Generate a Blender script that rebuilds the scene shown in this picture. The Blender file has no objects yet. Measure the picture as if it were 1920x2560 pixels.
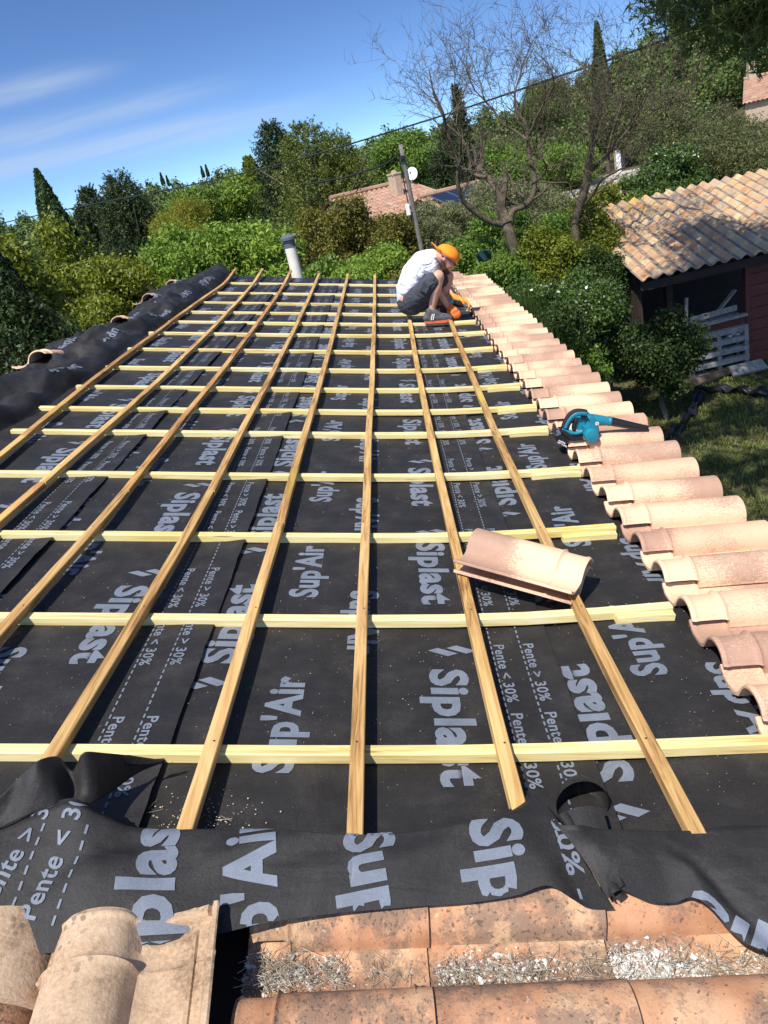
import bpy, bmesh, math, random
import numpy as np
from mathutils import Matrix, Vector, noise as mnoise

# ------------------------------------------------------------------ camera
SC = bpy.context.scene
ZC = 4.4                                   # eye height above the garden
F = 1909.6                                 # focal length in photo pixels (1920 x 2560)
H = 1.25                                   # eye distance above the roof plane
MR = np.array([[0.99984999, 0.01074590, 0.01358384], [-0.00816052, -0.39949900, 0.91669731],
               [0.01527747, -0.91667065, -0.39935138]])
PH = math.radians(12.7)                    # roof pitch
RW = np.array([[math.cos(PH), 0, math.sin(PH)], [0, 1, 0], [-math.sin(PH), 0, math.cos(PH)]])
MW = RW @ MR
CAMP = np.array([0, 0, ZC])
cam = bpy.data.cameras.new("camera"); cam_o = bpy.data.objects.new("camera", cam)
SC.collection.objects.link(cam_o); SC.camera = cam_o
cam.sensor_fit = 'VERTICAL'; cam.sensor_height = 36; cam.lens = 36 * F / 2560
cam.clip_start = 0.02; cam.clip_end = 6000
m4 = Matrix.Identity(4)
for i in range(3):
    m4[i][0] = MW[i, 0]; m4[i][1] = -MW[i, 1]; m4[i][2] = -MW[i, 2]; m4[i][3] = CAMP[i]
cam_o.matrix_world = m4
# ------------------------------------------------------------------ sun, sky, exposure
SUNV = Vector((-0.30, -0.60, 1.10)).normalized()
sun = bpy.data.lights.new("sun", 'SUN'); sun.energy = 4.6; sun.angle = math.radians(0.53); sun.color = (1, 0.955, 0.89)
sun_o = bpy.data.objects.new("sun", sun); SC.collection.objects.link(sun_o)
sun_o.rotation_euler = SUNV.to_track_quat('Z', 'Y').to_euler(); sun_o.location = (-10, -20, 40)
SC.view_settings.view_transform = 'Standard'; SC.view_settings.look = 'None'
SC.view_settings.exposure = 0.43; SC.view_settings.gamma = 1
wd = bpy.data.worlds.new("World"); SC.world = wd; wd.use_nodes = True
nt = wd.node_tree; N = nt.nodes; L = nt.links; N.clear()
def wn(t, **k):
    n = N.new(t)
    for a, b in k.items(): setattr(n, a, b)
    return n
sky = wn('ShaderNodeTexSky', sky_type='NISHITA', sun_disc=False, sun_elevation=math.asin(SUNV.z),
         sun_rotation=math.atan2(SUNV.x, SUNV.y), altitude=300, air_density=1.15, dust_density=0.5, ozone_density=2.2)
tc = wn('ShaderNodeTexCoord'); va = wn('ShaderNodeVectorMath', operation='MULTIPLY_ADD'); L.new(tc.outputs['Generated'], va.inputs[0]); va.inputs[1].default_value = (1, 1, 2.1); va.inputs[2].default_value = (0, 0, 0.07)
vn_ = wn('ShaderNodeVectorMath', operation='NORMALIZE'); L.new(va.outputs[0], vn_.inputs[0]); L.new(vn_.outputs[0], sky.inputs['Vector'])
def wm(op, a, b=None, c=None):
    n = wn('ShaderNodeMath', operation=op)
    for i, v in enumerate((a, b, c)):
        if v is None: continue
        if isinstance(v, (int, float)): n.inputs[i].default_value = v
        else: L.new(v, n.inputs[i])
    return n.outputs[0]
sp = wn('ShaderNodeSeparateXYZ'); L.new(tc.outputs['Generated'], sp.inputs[0])
ysafe = wm('MAXIMUM', sp.outputs[1], 0.15)
az = wm('DIVIDE', sp.outputs[0], ysafe); el = wm('DIVIDE', sp.outputs[2], ysafe)
# long thin cirrus bands low on the left
elt = wm('ADD', el, wm('MULTIPLY', az, 0.02))
cb = wn('ShaderNodeCombineXYZ'); L.new(wm('MULTIPLY', az, 3.0), cb.inputs[0]); L.new(wm('MULTIPLY', wm('ADD', elt, wm('MULTIPLY', az, -0.05)), 46.0), cb.inputs[1])
nz = wn('ShaderNodeTexNoise'); nz.inputs['Scale'].default_value = 1.0; nz.inputs['Detail'].default_value = 7
nz.inputs['Roughness'].default_value = 0.55; nz.inputs['Distortion'].default_value = 0.5; L.new(cb.outputs[0], nz.inputs['Vector'])
def gauss(x, c, w):
    d = wm('DIVIDE', wm('SUBTRACT', x, c), w)
    return wm('POWER', 2.718, wm('MULTIPLY', wm('MULTIPLY', d, d), -1.0))
def fade(a0, a1):
    n = wn('ShaderNodeMapRange'); n.interpolation_type = 'SMOOTHSTEP'; n.inputs['From Min'].default_value = a0; n.inputs['From Max'].default_value = a1; L.new(az, n.inputs['Value']); return n.outputs[0]
bands = None
for (c, w, k, a0, a1) in ((0.168, 0.012, 1.0, -0.22, -0.38), (0.128, 0.011, 0.8, -0.08, -0.30), (0.122, 0.010, 0.7, -0.30, -0.42), (0.092, 0.013, 1.1, 0.02, -0.22)):
    g = wm('MULTIPLY', wm('MULTIPLY', gauss(elt, c, w), k), fade(a0, a1)); bands = g if bands is None else wm('ADD', bands, g)
cl = wm('MULTIPLY', bands, wm('SUBTRACT', wm('MULTIPLY', nz.outputs['Fac'], 2.0), 0.45))
cl = wm('MINIMUM', wm('MAXIMUM', wm('MULTIPLY', cl, 0.75), 0.0), 0.45)
mx = wn('ShaderNodeMix', data_type='RGBA'); L.new(cl, mx.inputs['Factor'])
hs = wn('ShaderNodeHueSaturation'); gm_ = wn('ShaderNodeGamma'); gm_.inputs['Gamma'].default_value = 1.5; L.new(sky.outputs[0], gm_.inputs['Color'])
hs.inputs['Saturation'].default_value = 1.0; hs.inputs['Value'].default_value = 0.60; L.new(gm_.outputs[0], hs.inputs['Color'])
L.new(hs.outputs[0], mx.inputs['A']); mx.inputs['B'].default_value = (3.9, 4.6, 5.6, 1)
bg = wn('ShaderNodeBackground'); bg.inputs['Strength'].default_value = 0.115; L.new(mx.outputs['Result'], bg.inputs['Color'])
wo = wn('ShaderNodeOutputWorld'); L.new(bg.outputs[0], wo.inputs['Surface'])

# ------------------------------------------------------------------ frames and helpers
S9 = 1920 / 1659.0
def ray(px, py):
    v = np.array([px - 960, py - 1280, F]); return v / np.linalg.norm(v)
def at(px, py, d=0.0):
    r = MR @ ray(px, py); k = -(H - d) / r[2]; return np.array([k * r[0], k * r[1], d])
def onD(px, py, D):
    r = MW @ ray(px, py); return CAMP + r * D / math.hypot(r[0], r[1])
def onZ(px, py, z):
    r = MW @ ray(px, py); return CAMP + r * (z - ZC) / r[2]
def onY(px, py, y):
    r = MW @ ray(px, py); return CAMP + r * y / r[1]
def RP(p):                                  # roof coordinates (across, along, height) to world
    p = np.asarray(p, float); q = p - np.array([0, 0, H]); return q @ RW.T + CAMP
RF = Matrix.Identity(4)
for i in range(3):
    for j in range(3): RF[i][j] = RW[i, j]
    RF[i][3] = float(CAMP[i] - RW[i, 2] * H)
def c_(ox, oy, k): return lambda x, y: (ox + x / k, oy + y / k)
def sstep(x, a, b):
    x = np.clip((np.asarray(x, float) - a) / (b - a), 0, 1); return x * x * (3 - 2 * x)

COL = SC.collection
def tag(o, label=None, cat=None, group=None, kind=None):
    if label: o['label'] = label
    if cat: o['category'] = cat
    if group: o['group'] = group
    if kind: o['kind'] = kind
    return o
def empty(name, loc=(0, 0, 0)):
    o = bpy.data.objects.new(name, None); COL.objects.link(o); o.location = Vector([float(v) for v in loc]); o.empty_display_size = 0.1
    return o
def put(o, parent):
    if parent is not None:
        o.parent = parent; o.matrix_parent_inverse = PINV(parent)
    return o
def PINV(p):
    return Matrix.Translation(p.location).inverted() if p.type == 'EMPTY' and p.rotation_euler.to_matrix().is_identity else p.matrix_basis.inverted()

def mesh_np(name, V, Q, mats, midx=None, smooth=False, parent=None, mat4=None):
    """V (n,3); Q list of index tuples or an (m,k) array"""
    me = bpy.data.meshes.new(name)
    V = np.asarray(V, np.float32)
    if isinstance(Q, np.ndarray):
        m, k = Q.shape
        me.vertices.add(len(V)); me.vertices.foreach_set('co', V.ravel())
        me.loops.add(m * k); me.loops.foreach_set('vertex_index', Q.astype(np.int32).ravel())
        me.polygons.add(m); me.polygons.foreach_set('loop_start', np.arange(0, m * k, k, dtype=np.int32))
        me.polygons.foreach_set('loop_total', np.full(m, k, np.int32))
        me.update(calc_edges=True)
    else:
        me.from_pydata(V.tolist(), [], [tuple(int(i) for i in q) for q in Q])
    for mt in (mats if isinstance(mats, (list, tuple)) else [mats]): me.materials.append(mt)
    if midx is not None: me.polygons.foreach_set('material_index', np.asarray(midx, np.int32))
    me.polygons.foreach_set('use_smooth', np.full(len(me.polygons), bool(smooth)))
    me.update(); 
    o = bpy.data.objects.new(name, me); COL.objects.link(o)
    if mat4 is not None: o.matrix_world = mat4
    if parent is not None: put(o, parent)
    return o

class MB:
    def __init__(s): s.v = []; s.f = []; s.m = []
    def add(s, V, Fc, mi=0):
        b = len(s.v); s.v.extend([tuple(map(float, p)) for p in V]); s.f.extend([tuple(i + b for i in q) for q in Fc]); s.m.extend([mi] * len(Fc)); return s
    def box(s, c, size, rot=None, mi=0, bev=0.0):
        c = np.array(c, float); h = np.array(size, float) / 2
        if bev > 0:
            P = []
            for sx in (-1, 1):
                for sy in (-1, 1):
                    for sz in (-1, 1):
                        sg = np.array([sx, sy, sz])
                        for k in range(3):
                            q = h.copy(); q = q - bev; q[k] = h[k]; P.append(sg * q)
            P = np.array(P)
            idx = {}
            for n, (sx, sy, sz) in enumerate([(a, b, d) for a in (-1, 1) for b in (-1, 1) for d in (-1, 1)]): idx[(sx, sy, sz)] = n * 3
            Fc = []
            for k in range(3):
                a, b = [(1, 2), (2, 0), (0, 1)][k]
                for sg in (-1, 1):
                    q = []
                    for (u, v) in ((-1, -1), (1, -1), (1, 1), (-1, 1)):
                        t = [0, 0, 0]; t[k] = sg; t[a] = u; t[b] = v; q.append(idx[tuple(t)] + k)
                    Fc.append(tuple(q if sg > 0 else q[::-1]))
            for k in range(3):
                a, b = [(1, 2), (2, 0), (0, 1)][k]
                for u in (-1, 1):
                    for v in (-1, 1):
                        t0 = [0, 0, 0]; t0[k] = -1; t0[a] = u; t0[b] = v; t1 = list(t0); t1[k] = 1
                        q = [idx[tuple(t0)] + a, idx[tuple(t1)] + a, idx[tuple(t1)] + b, idx[tuple(t0)] + b]
                        Fc.append(tuple(q if u * v > 0 else q[::-1]))
            for key, n in idx.items():
                q = (n, n + 1, n + 2); Fc.append(q if key[0] * key[1] * key[2] > 0 else q[::-1])
        else:
            P = np.array([[x, y, z] for x in (-1, 1) for y in (-1, 1) for z in (-1, 1)]) * h
            Fc = [(0, 1, 3, 2), (4, 6, 7, 5), (0, 4, 5, 1), (2, 3, 7, 6), (0, 2, 6, 4), (1, 5, 7, 3)]
        if rot is not None: P = P @ np.array(rot).T
        return s.add(P + c, Fc, mi)
    def bar(s, a, b, w, h, up=(0, 0, 1), mi=0, bev=0.0):
        a = np.array(a, float); b = np.array(b, float); d = b - a; Ln = np.linalg.norm(d); d /= Ln
        u = np.array(up, float); x = np.cross(d, u); x /= np.linalg.norm(x); u = np.cross(x, d)
        return s.box((a + b) / 2, (w, Ln, h), np.stack([x, d, u], 1), mi, bev)
    def tube(s, P, R, n=8, mi=0, cap=True, squash=None):
        P = np.array(P, float); R = np.ones(len(P)) * R if np.isscalar(R) else np.array(R, float)
        T = np.gradient(P, axis=0); T /= (np.linalg.norm(T, axis=1)[:, None] + 1e-9)
        up = np.array([0, 0, 1.0]) if abs(T[0][2]) < 0.9 else np.array([1.0, 0, 0])
        V = []
        x = np.cross(T[0], up); x /= np.linalg.norm(x)
        for i in range(len(P)):
            x = x - T[i] * (x @ T[i]); x /= (np.linalg.norm(x) + 1e-9); y = np.cross(T[i], x)
            for k in range(n):
                a = 2 * math.pi * k / n; V.append(P[i] + R[i] * (x * math.cos(a) + y * math.sin(a)))
        Fc = [(i * n + k, i * n + (k + 1) % n, (i + 1) * n + (k + 1) % n, (i + 1) * n + k) for i in range(len(P) - 1) for k in range(n)]
        if cap and R[0] > 1e-4: Fc.append(tuple(range(n))[::-1])
        if cap and R[-1] > 1e-4: Fc.append(tuple((len(P) - 1) * n + k for k in range(n)))
        return s.add(V, Fc, mi)
    def grid(s, G, mi=0, close=False):
        a, b = G.shape[:2]
        Fc = [(i * b + j, i * b + j + 1, (i + 1) * b + j + 1, (i + 1) * b + j) for i in range(a - 1) for j in range(b - 1)]
        return s.add(G.reshape(-1, 3), Fc, mi)
    def build(s, name, mats, parent=None, smooth=False, mat4=None, sharp=None):
        o = mesh_np(name, np.array(s.v), s.f, mats, s.m, smooth, parent, mat4)
        if sharp is not None:
            o.data.set_sharp_from_angle(angle=math.radians(sharp))
        return o

# ------------------------------------------------------------------ materials
def newmat(name):
    m = bpy.data.materials.new(name); m.use_nodes = True
    t = m.node_tree; t.nodes.clear(); return m, t
class NB:
    def __init__(s, t): s.t = t
    def n(s, ty, ins=None, **k):
        nd = s.t.nodes.new(ty)
        for a, b in k.items(): setattr(nd, a, b)
        for a, b in (ins or {}).items():
            if hasattr(b, 'is_output') or isinstance(b, bpy.types.NodeSocket): s.t.links.new(b, nd.inputs[a])
            else: nd.inputs[a].default_value = b
        return nd
    def noise(s, vec, scale, detail=4, rough=0.55, dist=0.0):
        return s.n('ShaderNodeTexNoise', {'Vector': vec, 'Scale': scale, 'Detail': detail, 'Roughness': rough, 'Distortion': dist}).outputs['Fac']
    def ramp(s, fac, stops, interp='LINEAR'):
        r = s.n('ShaderNodeValToRGB', {'Fac': fac}); cr = r.color_ramp; cr.interpolation = interp
        while len(cr.elements) < len(stops): cr.elements.new(0.5)
        for e, (p, c) in zip(cr.elements, stops):
            e.position = p; e.color = (*c, 1) if len(c) == 3 else c
        return r.outputs['Color']
    def step(s, v, a, b):
        return s.n('ShaderNodeMapRange', {'Value': v, 'From Min': a, 'From Max': b}, interpolation_type='SMOOTHSTEP').outputs[0]
    def mix(s, f, a, b, mode='MIX'):
        nd = s.n('ShaderNodeMix', data_type='RGBA', blend_type=mode)
        for k, v in (('Factor', f), ('A', a), ('B', b)):
            if isinstance(v, bpy.types.NodeSocket): s.t.links.new(v, nd.inputs[k])
            else: nd.inputs[k].default_value = v if not isinstance(v, tuple) or len(v) == 4 else (*v, 1)
        return nd.outputs['Result']
    def math(s, op, a, b=0.0):
        nd = s.n('ShaderNodeMath', operation=op)
        for i, v in enumerate((a, b)):
            if isinstance(v, bpy.types.NodeSocket): s.t.links.new(v, nd.inputs[i])
            else: nd.inputs[i].default_value = v
        return nd.outputs[0]
    def map(s, scale, loc=(0, 0, 0), coord='Object', vec=None):
        if vec is None: vec = s.n('ShaderNodeTexCoord').outputs[coord]
        return s.n('ShaderNodeMapping', {'Vector': vec, 'Scale': scale, 'Location': loc}).outputs[0]
    def objvec(s, scale=(1, 1, 1), k=37.0):
        """object coordinates shifted by the object's random number"""
        o = s.n('ShaderNodeTexCoord').outputs['Object']; r = s.n('ShaderNodeObjectInfo').outputs['Random']
        m = s.math('MULTIPLY', r, k); a = s.n('ShaderNodeVectorMath', {0: o, 1: s.n('ShaderNodeCombineXYZ', {0: m, 1: m, 2: m}).outputs[0]}, operation='ADD').outputs[0]
        return s.n('ShaderNodeMapping', {'Vector': a, 'Scale': scale}).outputs[0]
    def rand(s): return s.n('ShaderNodeObjectInfo').outputs['Random']
    def out(s, col, rough=0.7, bump=None, bstr=0.3, bdist=0.01, spec=0.5, metal=0.0, extra=None):
        p = s.n('ShaderNodeBsdfPrincipled')
        for k, v in (('Base Color', col), ('Roughness', rough), ('Specular IOR Level', spec), ('Metallic', metal)):
            if isinstance(v, bpy.types.NodeSocket): s.t.links.new(v, p.inputs[k])
            else: p.inputs[k].default_value = (*v, 1) if isinstance(v, tuple) and len(v) == 3 else v
        if bump is not None:
            b = s.n('ShaderNodeBump', {'Height': bump, 'Strength': bstr, 'Distance': bdist}); s.t.links.new(b.outputs[0], p.inputs['Normal'])
        for k, v in (extra or {}).items(): p.inputs[k].default_value = v
        o = s.n('ShaderNodeOutputMaterial', {'Surface': p.outputs[0]}); return p

def simple(name, col, rough=0.6, spec=0.5, metal=0.0, var=0.12, scale=6, bstr=0.15, bscale=80, bdist=0.003):
    m, t = newmat(name); b = NB(t); v = b.map((1, 1, 1))
    n = b.noise(v, scale, 5, 0.6); c2 = tuple(x * (1 - var) for x in col); c3 = tuple(min(1, x * (1 + var)) for x in col)
    b.out(b.ramp(n, [(0.3, c2), (0.7, c3)]), rough, b.noise(v, bscale, 3, .5, 1.0 if bdist > .01 else 0.0), bstr, bdist, spec, metal); return m

def leafmat(name, a, bcol, c, trans=0.3, rough=0.55, spec=0.35):
    m, t = newmat(name); b = NB(t)
    a, bcol, c = [(q[0] * 1.15, q[1] * 1.02, q[2] * 1.05) for q in (a, bcol, c)]
    g = b.n('ShaderNodeNewGeometry'); rnd = g.outputs['Random Per Island']
    nz_ = b.noise(b.map((1, 1, 1)), 0.9, 3)
    nb_ = b.noise(b.map((1, 1, 1)), 3.1, 3); f = b.math('ADD', b.math('MULTIPLY', rnd, 0.45), b.math('ADD', b.math('MULTIPLY', nz_, 0.45), b.math('MULTIPLY', b.math('SUBTRACT', nb_, .35), 0.5)))
    col = b.ramp(f, [(0.15, a), (0.5, bcol), (0.92, c)])
    p = b.n('ShaderNodeBsdfPrincipled', {'Base Color': col, 'Roughness': rough, 'Specular IOR Level': spec})
    tr = b.n('ShaderNodeBsdfTranslucent', {'Color': b.mix(0.5, col, (0.35, 0.5, 0.05), 'MULTIPLY') if False else col})
    ms = b.n('ShaderNodeMixShader', {0: trans, 1: p.outputs[0], 2: tr.outputs[0]})
    b.n('ShaderNodeOutputMaterial', {'Surface': ms.outputs[0]}); return m
LEAF = {
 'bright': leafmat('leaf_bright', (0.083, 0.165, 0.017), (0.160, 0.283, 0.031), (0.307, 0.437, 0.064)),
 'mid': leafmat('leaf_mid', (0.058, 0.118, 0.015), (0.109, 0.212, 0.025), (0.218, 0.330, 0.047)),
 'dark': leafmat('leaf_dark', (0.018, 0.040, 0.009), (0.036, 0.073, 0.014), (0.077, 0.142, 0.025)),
 'gloss': leafmat('leaf_gloss', (0.028, 0.059, 0.012), (0.058, 0.118, 0.019), (0.128, 0.212, 0.038), 0.2, 0.32, 0.6),
 'yellow': leafmat('leaf_yellow', (0.102, 0.130, 0.010), (0.205, 0.236, 0.019), (0.333, 0.354, 0.034)),
 'olivey': leafmat('leaf_yellow_olive', (0.058, 0.088, 0.009), (0.141, 0.195, 0.015), (0.269, 0.319, 0.030)),
 'olive': leafmat('leaf_olive', (0.077, 0.106, 0.038), (0.141, 0.177, 0.068), (0.256, 0.295, 0.128), 0.2, 0.5),
 'oak': leafmat('leaf_oak', (0.045, 0.065, 0.019), (0.090, 0.118, 0.034), (0.179, 0.201, 0.064), 0.2),
 'rust': leafmat('leaf_rust', (0.077, 0.059, 0.010), (0.141, 0.142, 0.019), (0.179, 0.236, 0.034)),
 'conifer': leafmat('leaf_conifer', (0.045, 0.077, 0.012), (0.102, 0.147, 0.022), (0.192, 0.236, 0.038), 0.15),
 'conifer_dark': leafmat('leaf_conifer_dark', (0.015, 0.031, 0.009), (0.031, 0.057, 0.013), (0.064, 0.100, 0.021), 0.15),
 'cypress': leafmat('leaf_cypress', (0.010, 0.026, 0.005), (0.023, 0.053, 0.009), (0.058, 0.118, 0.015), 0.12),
 'pine': leafmat('leaf_pine', (0.05, 0.09, 0.025), (0.11, 0.17, 0.04), (0.20, 0.27, 0.07), 0.25),
 'wood': leafmat('leaf_wood', (0.036, 0.071, 0.017), (0.079, 0.136, 0.027), (0.154, 0.212, 0.043), 0.15),
 'grass': leafmat('leaf_grass', (0.051, 0.088, 0.013), (0.115, 0.177, 0.025), (0.218, 0.260, 0.051), 0.3),
}
def m_bark(name='bark', a=(0.05, 0.04, 0.03), c=(0.20, 0.165, 0.125)):
    m, t = newmat(name); b = NB(t); v = b.map((1, 1, 1)); n = b.noise(v, 7, 6, 0.65); n2 = b.noise(v, 60, 4, 0.6)
    col = b.ramp(b.math('ADD', b.math('MULTIPLY', n, 0.6), b.math('MULTIPLY', n2, 0.4)), [(0.35, a), (0.65, c)])
    b.out(col, 0.9, n2, 0.6, 0.01, 0.2); return m
BARK = m_bark(); BARKG = m_bark('bark_grey', (0.035, 0.026, 0.018), (0.19, 0.15, 0.10)); BARKP = m_bark('pole_wood', (0.11, 0.10, 0.085), (0.26, 0.235, 0.20))

def m_wood(name, axis, cols, gloss=0.6):
    """axis 0: grain across the roof (x), 1: along the ridge (y)"""
    m, t = newmat(name); b = NB(t)
    sc = (2.2, 45, 45) if axis == 0 else (45, 2.2, 45)
    v = b.objvec(sc); v1 = b.objvec((1.3, 8, 8) if axis == 0 else (8, 1.3, 8)); vf = b.objvec((9, 220, 220) if axis == 0 else (220, 9, 220))
    g = b.noise(v, 1, 5, 0.6, 1.6); g1 = b.noise(v1, 1, 3, 0.5, 0.4); gf = b.noise(vf, 1, 2)
    f = b.math('ADD', b.math('MULTIPLY', g, 0.55), b.math('ADD', b.math('MULTIPLY', g1, 0.35), b.math('MULTIPLY', gf, 0.10)))
    col = b.ramp(f, [(0.38, cols[0]), (0.48, cols[1]), (0.60, cols[2])])
    r = b.rand()
    tint = b.ramp(r, [(0.0, cols[3]), (0.35, (1, 1, 1)), (0.6, (0.86, 0.84, 0.78) if axis else (1, 1, 1)), (1.0, cols[4])])
    col = b.mix(1.0, col, tint, 'MULTIPLY')
    # patches of yellow-green treatment that fade in and out along the board
    yel = b.step(b.noise(b.objvec((0.9, 3, 3) if axis == 0 else (3, 0.9, 3), 91), 1, 2), 0.55, 0.75)
    col = b.mix(b.math('MULTIPLY', yel, 0.6), col, (0.70, 0.50, 0.09, 1))
    # knots
    vk = b.objvec((2.6, 30, 30) if axis == 0 else (30, 2.6, 30), 13); vo = b.n('ShaderNodeTexVoronoi', {'Vector': vk, 'Scale': 1.0}).outputs['Distance']
    kn = b.step(vo, 0.13, 0.05); col = b.mix(b.math('MULTIPLY', kn, 0.65), col, (0.16, 0.075, 0.025, 1))
    b.out(col, gloss, f, 0.35, 0.004, 0.3); return m
WROW = m_wood('pale_pine', 0, [(0.56, 0.42, 0.16), (0.74, 0.60, 0.27), (0.82, 0.71, 0.40), (0.97, 0.97, 0.92), (1.0, 0.93, 0.76)])
WLON = m_wood('brown_pine', 1, [(0.22, 0.11, 0.035), (0.50, 0.29, 0.105), (0.68, 0.45, 0.19), (1.12, 1.15, 0.95), (1.0, 0.80, 0.66)])
WEND = simple('pine_end_grain', (0.62, 0.40, 0.17), 0.7)

def m_membrane():
    m, t = newmat('black_membrane'); b = NB(t); v = b.map((1, 1, 1))
    n = b.noise(v, 9, 6, 0.62); n1 = b.noise(v, 260, 3, 0.7); n2 = b.noise(v, 900, 2, 0.7)
    f = b.math('ADD', b.math('MULTIPLY', n, 0.55), b.math('MULTIPLY', n1, 0.45))
    col = b.ramp(f, [(0.33, (0.011, 0.0105, 0.010)), (0.52, (0.023, 0.021, 0.0195)), (0.68, (0.050, 0.044, 0.037))])
    sp_ = b.step(b.noise(v, 420, 1), 0.80, 0.86); col = b.mix(b.math('MULTIPLY', sp_, 0.25), col, (0.2, 0.18, 0.15, 1))
    w1 = b.noise(b.map((5, 2.2, 5)), 1, 4, 0.6, 1.2); w2 = b.noise(b.map((1.5, 6, 1.5)), 1.6, 3, 0.5, 0.8)
    hgt = b.math('ADD', b.math('MULTIPLY', b.math('ADD', n1, b.math('MULTIPLY', n2, 0.6)), 0.0009), b.math('MULTIPLY', b.math('ADD', w1, w2), 0.0075))
    b.out(col, 0.60, hgt, 1.0, 1.0, 0.34); return m
MEM = m_membrane()
def m_print():
    m, t = newmat('grey_blue_print'); b = NB(t); v = b.map((1, 1, 1)); n = b.noise(v, 300, 3, 0.7); n2 = b.noise(v, 14, 4)
    col = b.ramp(b.math('ADD', b.math('MULTIPLY', n, 0.5), b.math('MULTIPLY', n2, 0.5)), [(0.32, (0.115, 0.13, 0.155)), (0.62, (0.19, 0.215, 0.255))])
    b.out(col, 0.6, n, 0.3, 0.001, 0.3); return m
PRINT = m_print()

def m_newtile():
    m, t = newmat('new_terracotta'); b = NB(t); v = b.objvec((1, 1, 1)); x = b.n('ShaderNodeSeparateXYZ', {0: b.n('ShaderNodeTexCoord').outputs['Object']}).outputs[0]
    big = b.noise(v, 4.2, 2, 0.5); r = b.rand(); r2 = b.math('FRACT', b.math('MULTIPLY', r, 17.3))
    sp1 = b.noise(v, 210, 3, 0.75); sp2 = b.noise(b.objvec((70, 200, 200)), 1, 3, 0.7)
    grad = b.math('MULTIPLY', b.math('SUBTRACT', x, 0.22), b.math('MULTIPLY', b.math('SUBTRACT', r2, 0.5), 3.0))
    f = b.math('ADD', b.math('ADD', b.math('MULTIPLY', big, 0.9), grad), b.math('MULTIPLY', b.math('SUBTRACT', b.math('ADD', b.math('MULTIPLY', sp1, 0.6), b.math('MULTIPLY', sp2, 0.4)), 0.5), 1.15))
    mask = b.step(f, 0.34, 0.60)
    lt = b.mix(b.noise(v, 25, 3), (0.66, 0.385, 0.235, 1), (0.74, 0.465, 0.29, 1)); lt = b.mix(b.math('MULTIPLY', b.math('FRACT', b.math('MULTIPLY', r, 5.7)), 0.7), lt, (0.80, 0.58, 0.37, 1))
    dk = b.mix(b.noise(v, 40, 3), (0.30, 0.172, 0.120, 1), (0.41, 0.25, 0.178, 1))
    col = b.mix(b.math('MULTIPLY', mask, 0.85), lt, dk)
    b.out(col, 0.72, sp1, 0.25, 0.002, 0.35); return m
NEWT = m_newtile()
def m_oldtile():
    m, t = newmat('weathered_terracotta'); b = NB(t); v = b.objvec((1, 1, 1))
    n = b.noise(v, 5, 5, 0.6); base = b.ramp(n, [(0.3, (0.36, 0.165, 0.085)), (0.5, (0.54, 0.285, 0.155)), (0.68, (0.60, 0.41, 0.24))])
    fine = b.noise(v, 170, 4, 0.75); mid = b.noise(v, 26, 5, 0.7); low = b.noise(v, 6, 4, 0.6)
    st = b.math('ADD', b.math('MULTIPLY', low, 1.1), b.math('ADD', b.math('MULTIPLY', mid, 0.5), b.math('MULTIPLY', fine, 0.35)))
    dm = b.step(st, 0.88, 1.06); col = b.mix(b.math('MULTIPLY', dm, 0.72), base, (0.17, 0.125, 0.095, 1))
    dots = b.step(b.math('ADD', b.math('MULTIPLY', b.noise(v, 120, 2, 0.6), 1.0), b.math('MULTIPLY', low, 0.45)), 0.83, 0.87)
    col = b.mix(b.math('MULTIPLY', dots, 0.75), col, (0.10, 0.075, 0.055, 1))
    li = b.step(b.math('ADD', b.noise(b.objvec((1, 1, 1), 61), 60, 3, 0.6), b.math('MULTIPLY', b.noise(b.objvec((1, 1, 1), 19), 5, 2), 0.5)), 0.93, 0.98)
    col = b.mix(b.math('MULTIPLY', li, 0.5), col, (0.60, 0.54, 0.40, 1))
    b.out(col, 0.9, b.math('ADD', fine, mid), 0.45, 0.003, 0.2); return m
OLDT = m_oldtile()
def m_sandtile():
    m, t = newmat('dusty_terracotta'); b = NB(t); v = b.objvec((1, 1, 1)); n = b.noise(v, 8, 6, 0.65); fine = b.noise(v, 140, 4, 0.7)
    col = b.ramp(b.math('ADD', b.math('MULTIPLY', n, 0.6), b.math('MULTIPLY', fine, 0.4)), [(0.34, (0.19, 0.125, 0.075)), (0.5, (0.46, 0.315, 0.195)), (0.68, (0.62, 0.465, 0.315))])
    vo = b.n('ShaderNodeTexVoronoi', {'Vector': v, 'Scale': 70.0}); sp_ = b.math('MULTIPLY', b.step(vo.outputs['Distance'], 0.40, 0.28), b.step(b.noise(v, 9, 2), 0.5, 0.66))
    col = b.mix(b.math('MULTIPLY', sp_, 0.7), col, (0.14, 0.115, 0.08, 1))
    b.out(col, 0.92, fine, 0.6, 0.003, 0.2); return m
SANDT = m_sandtile()
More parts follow.
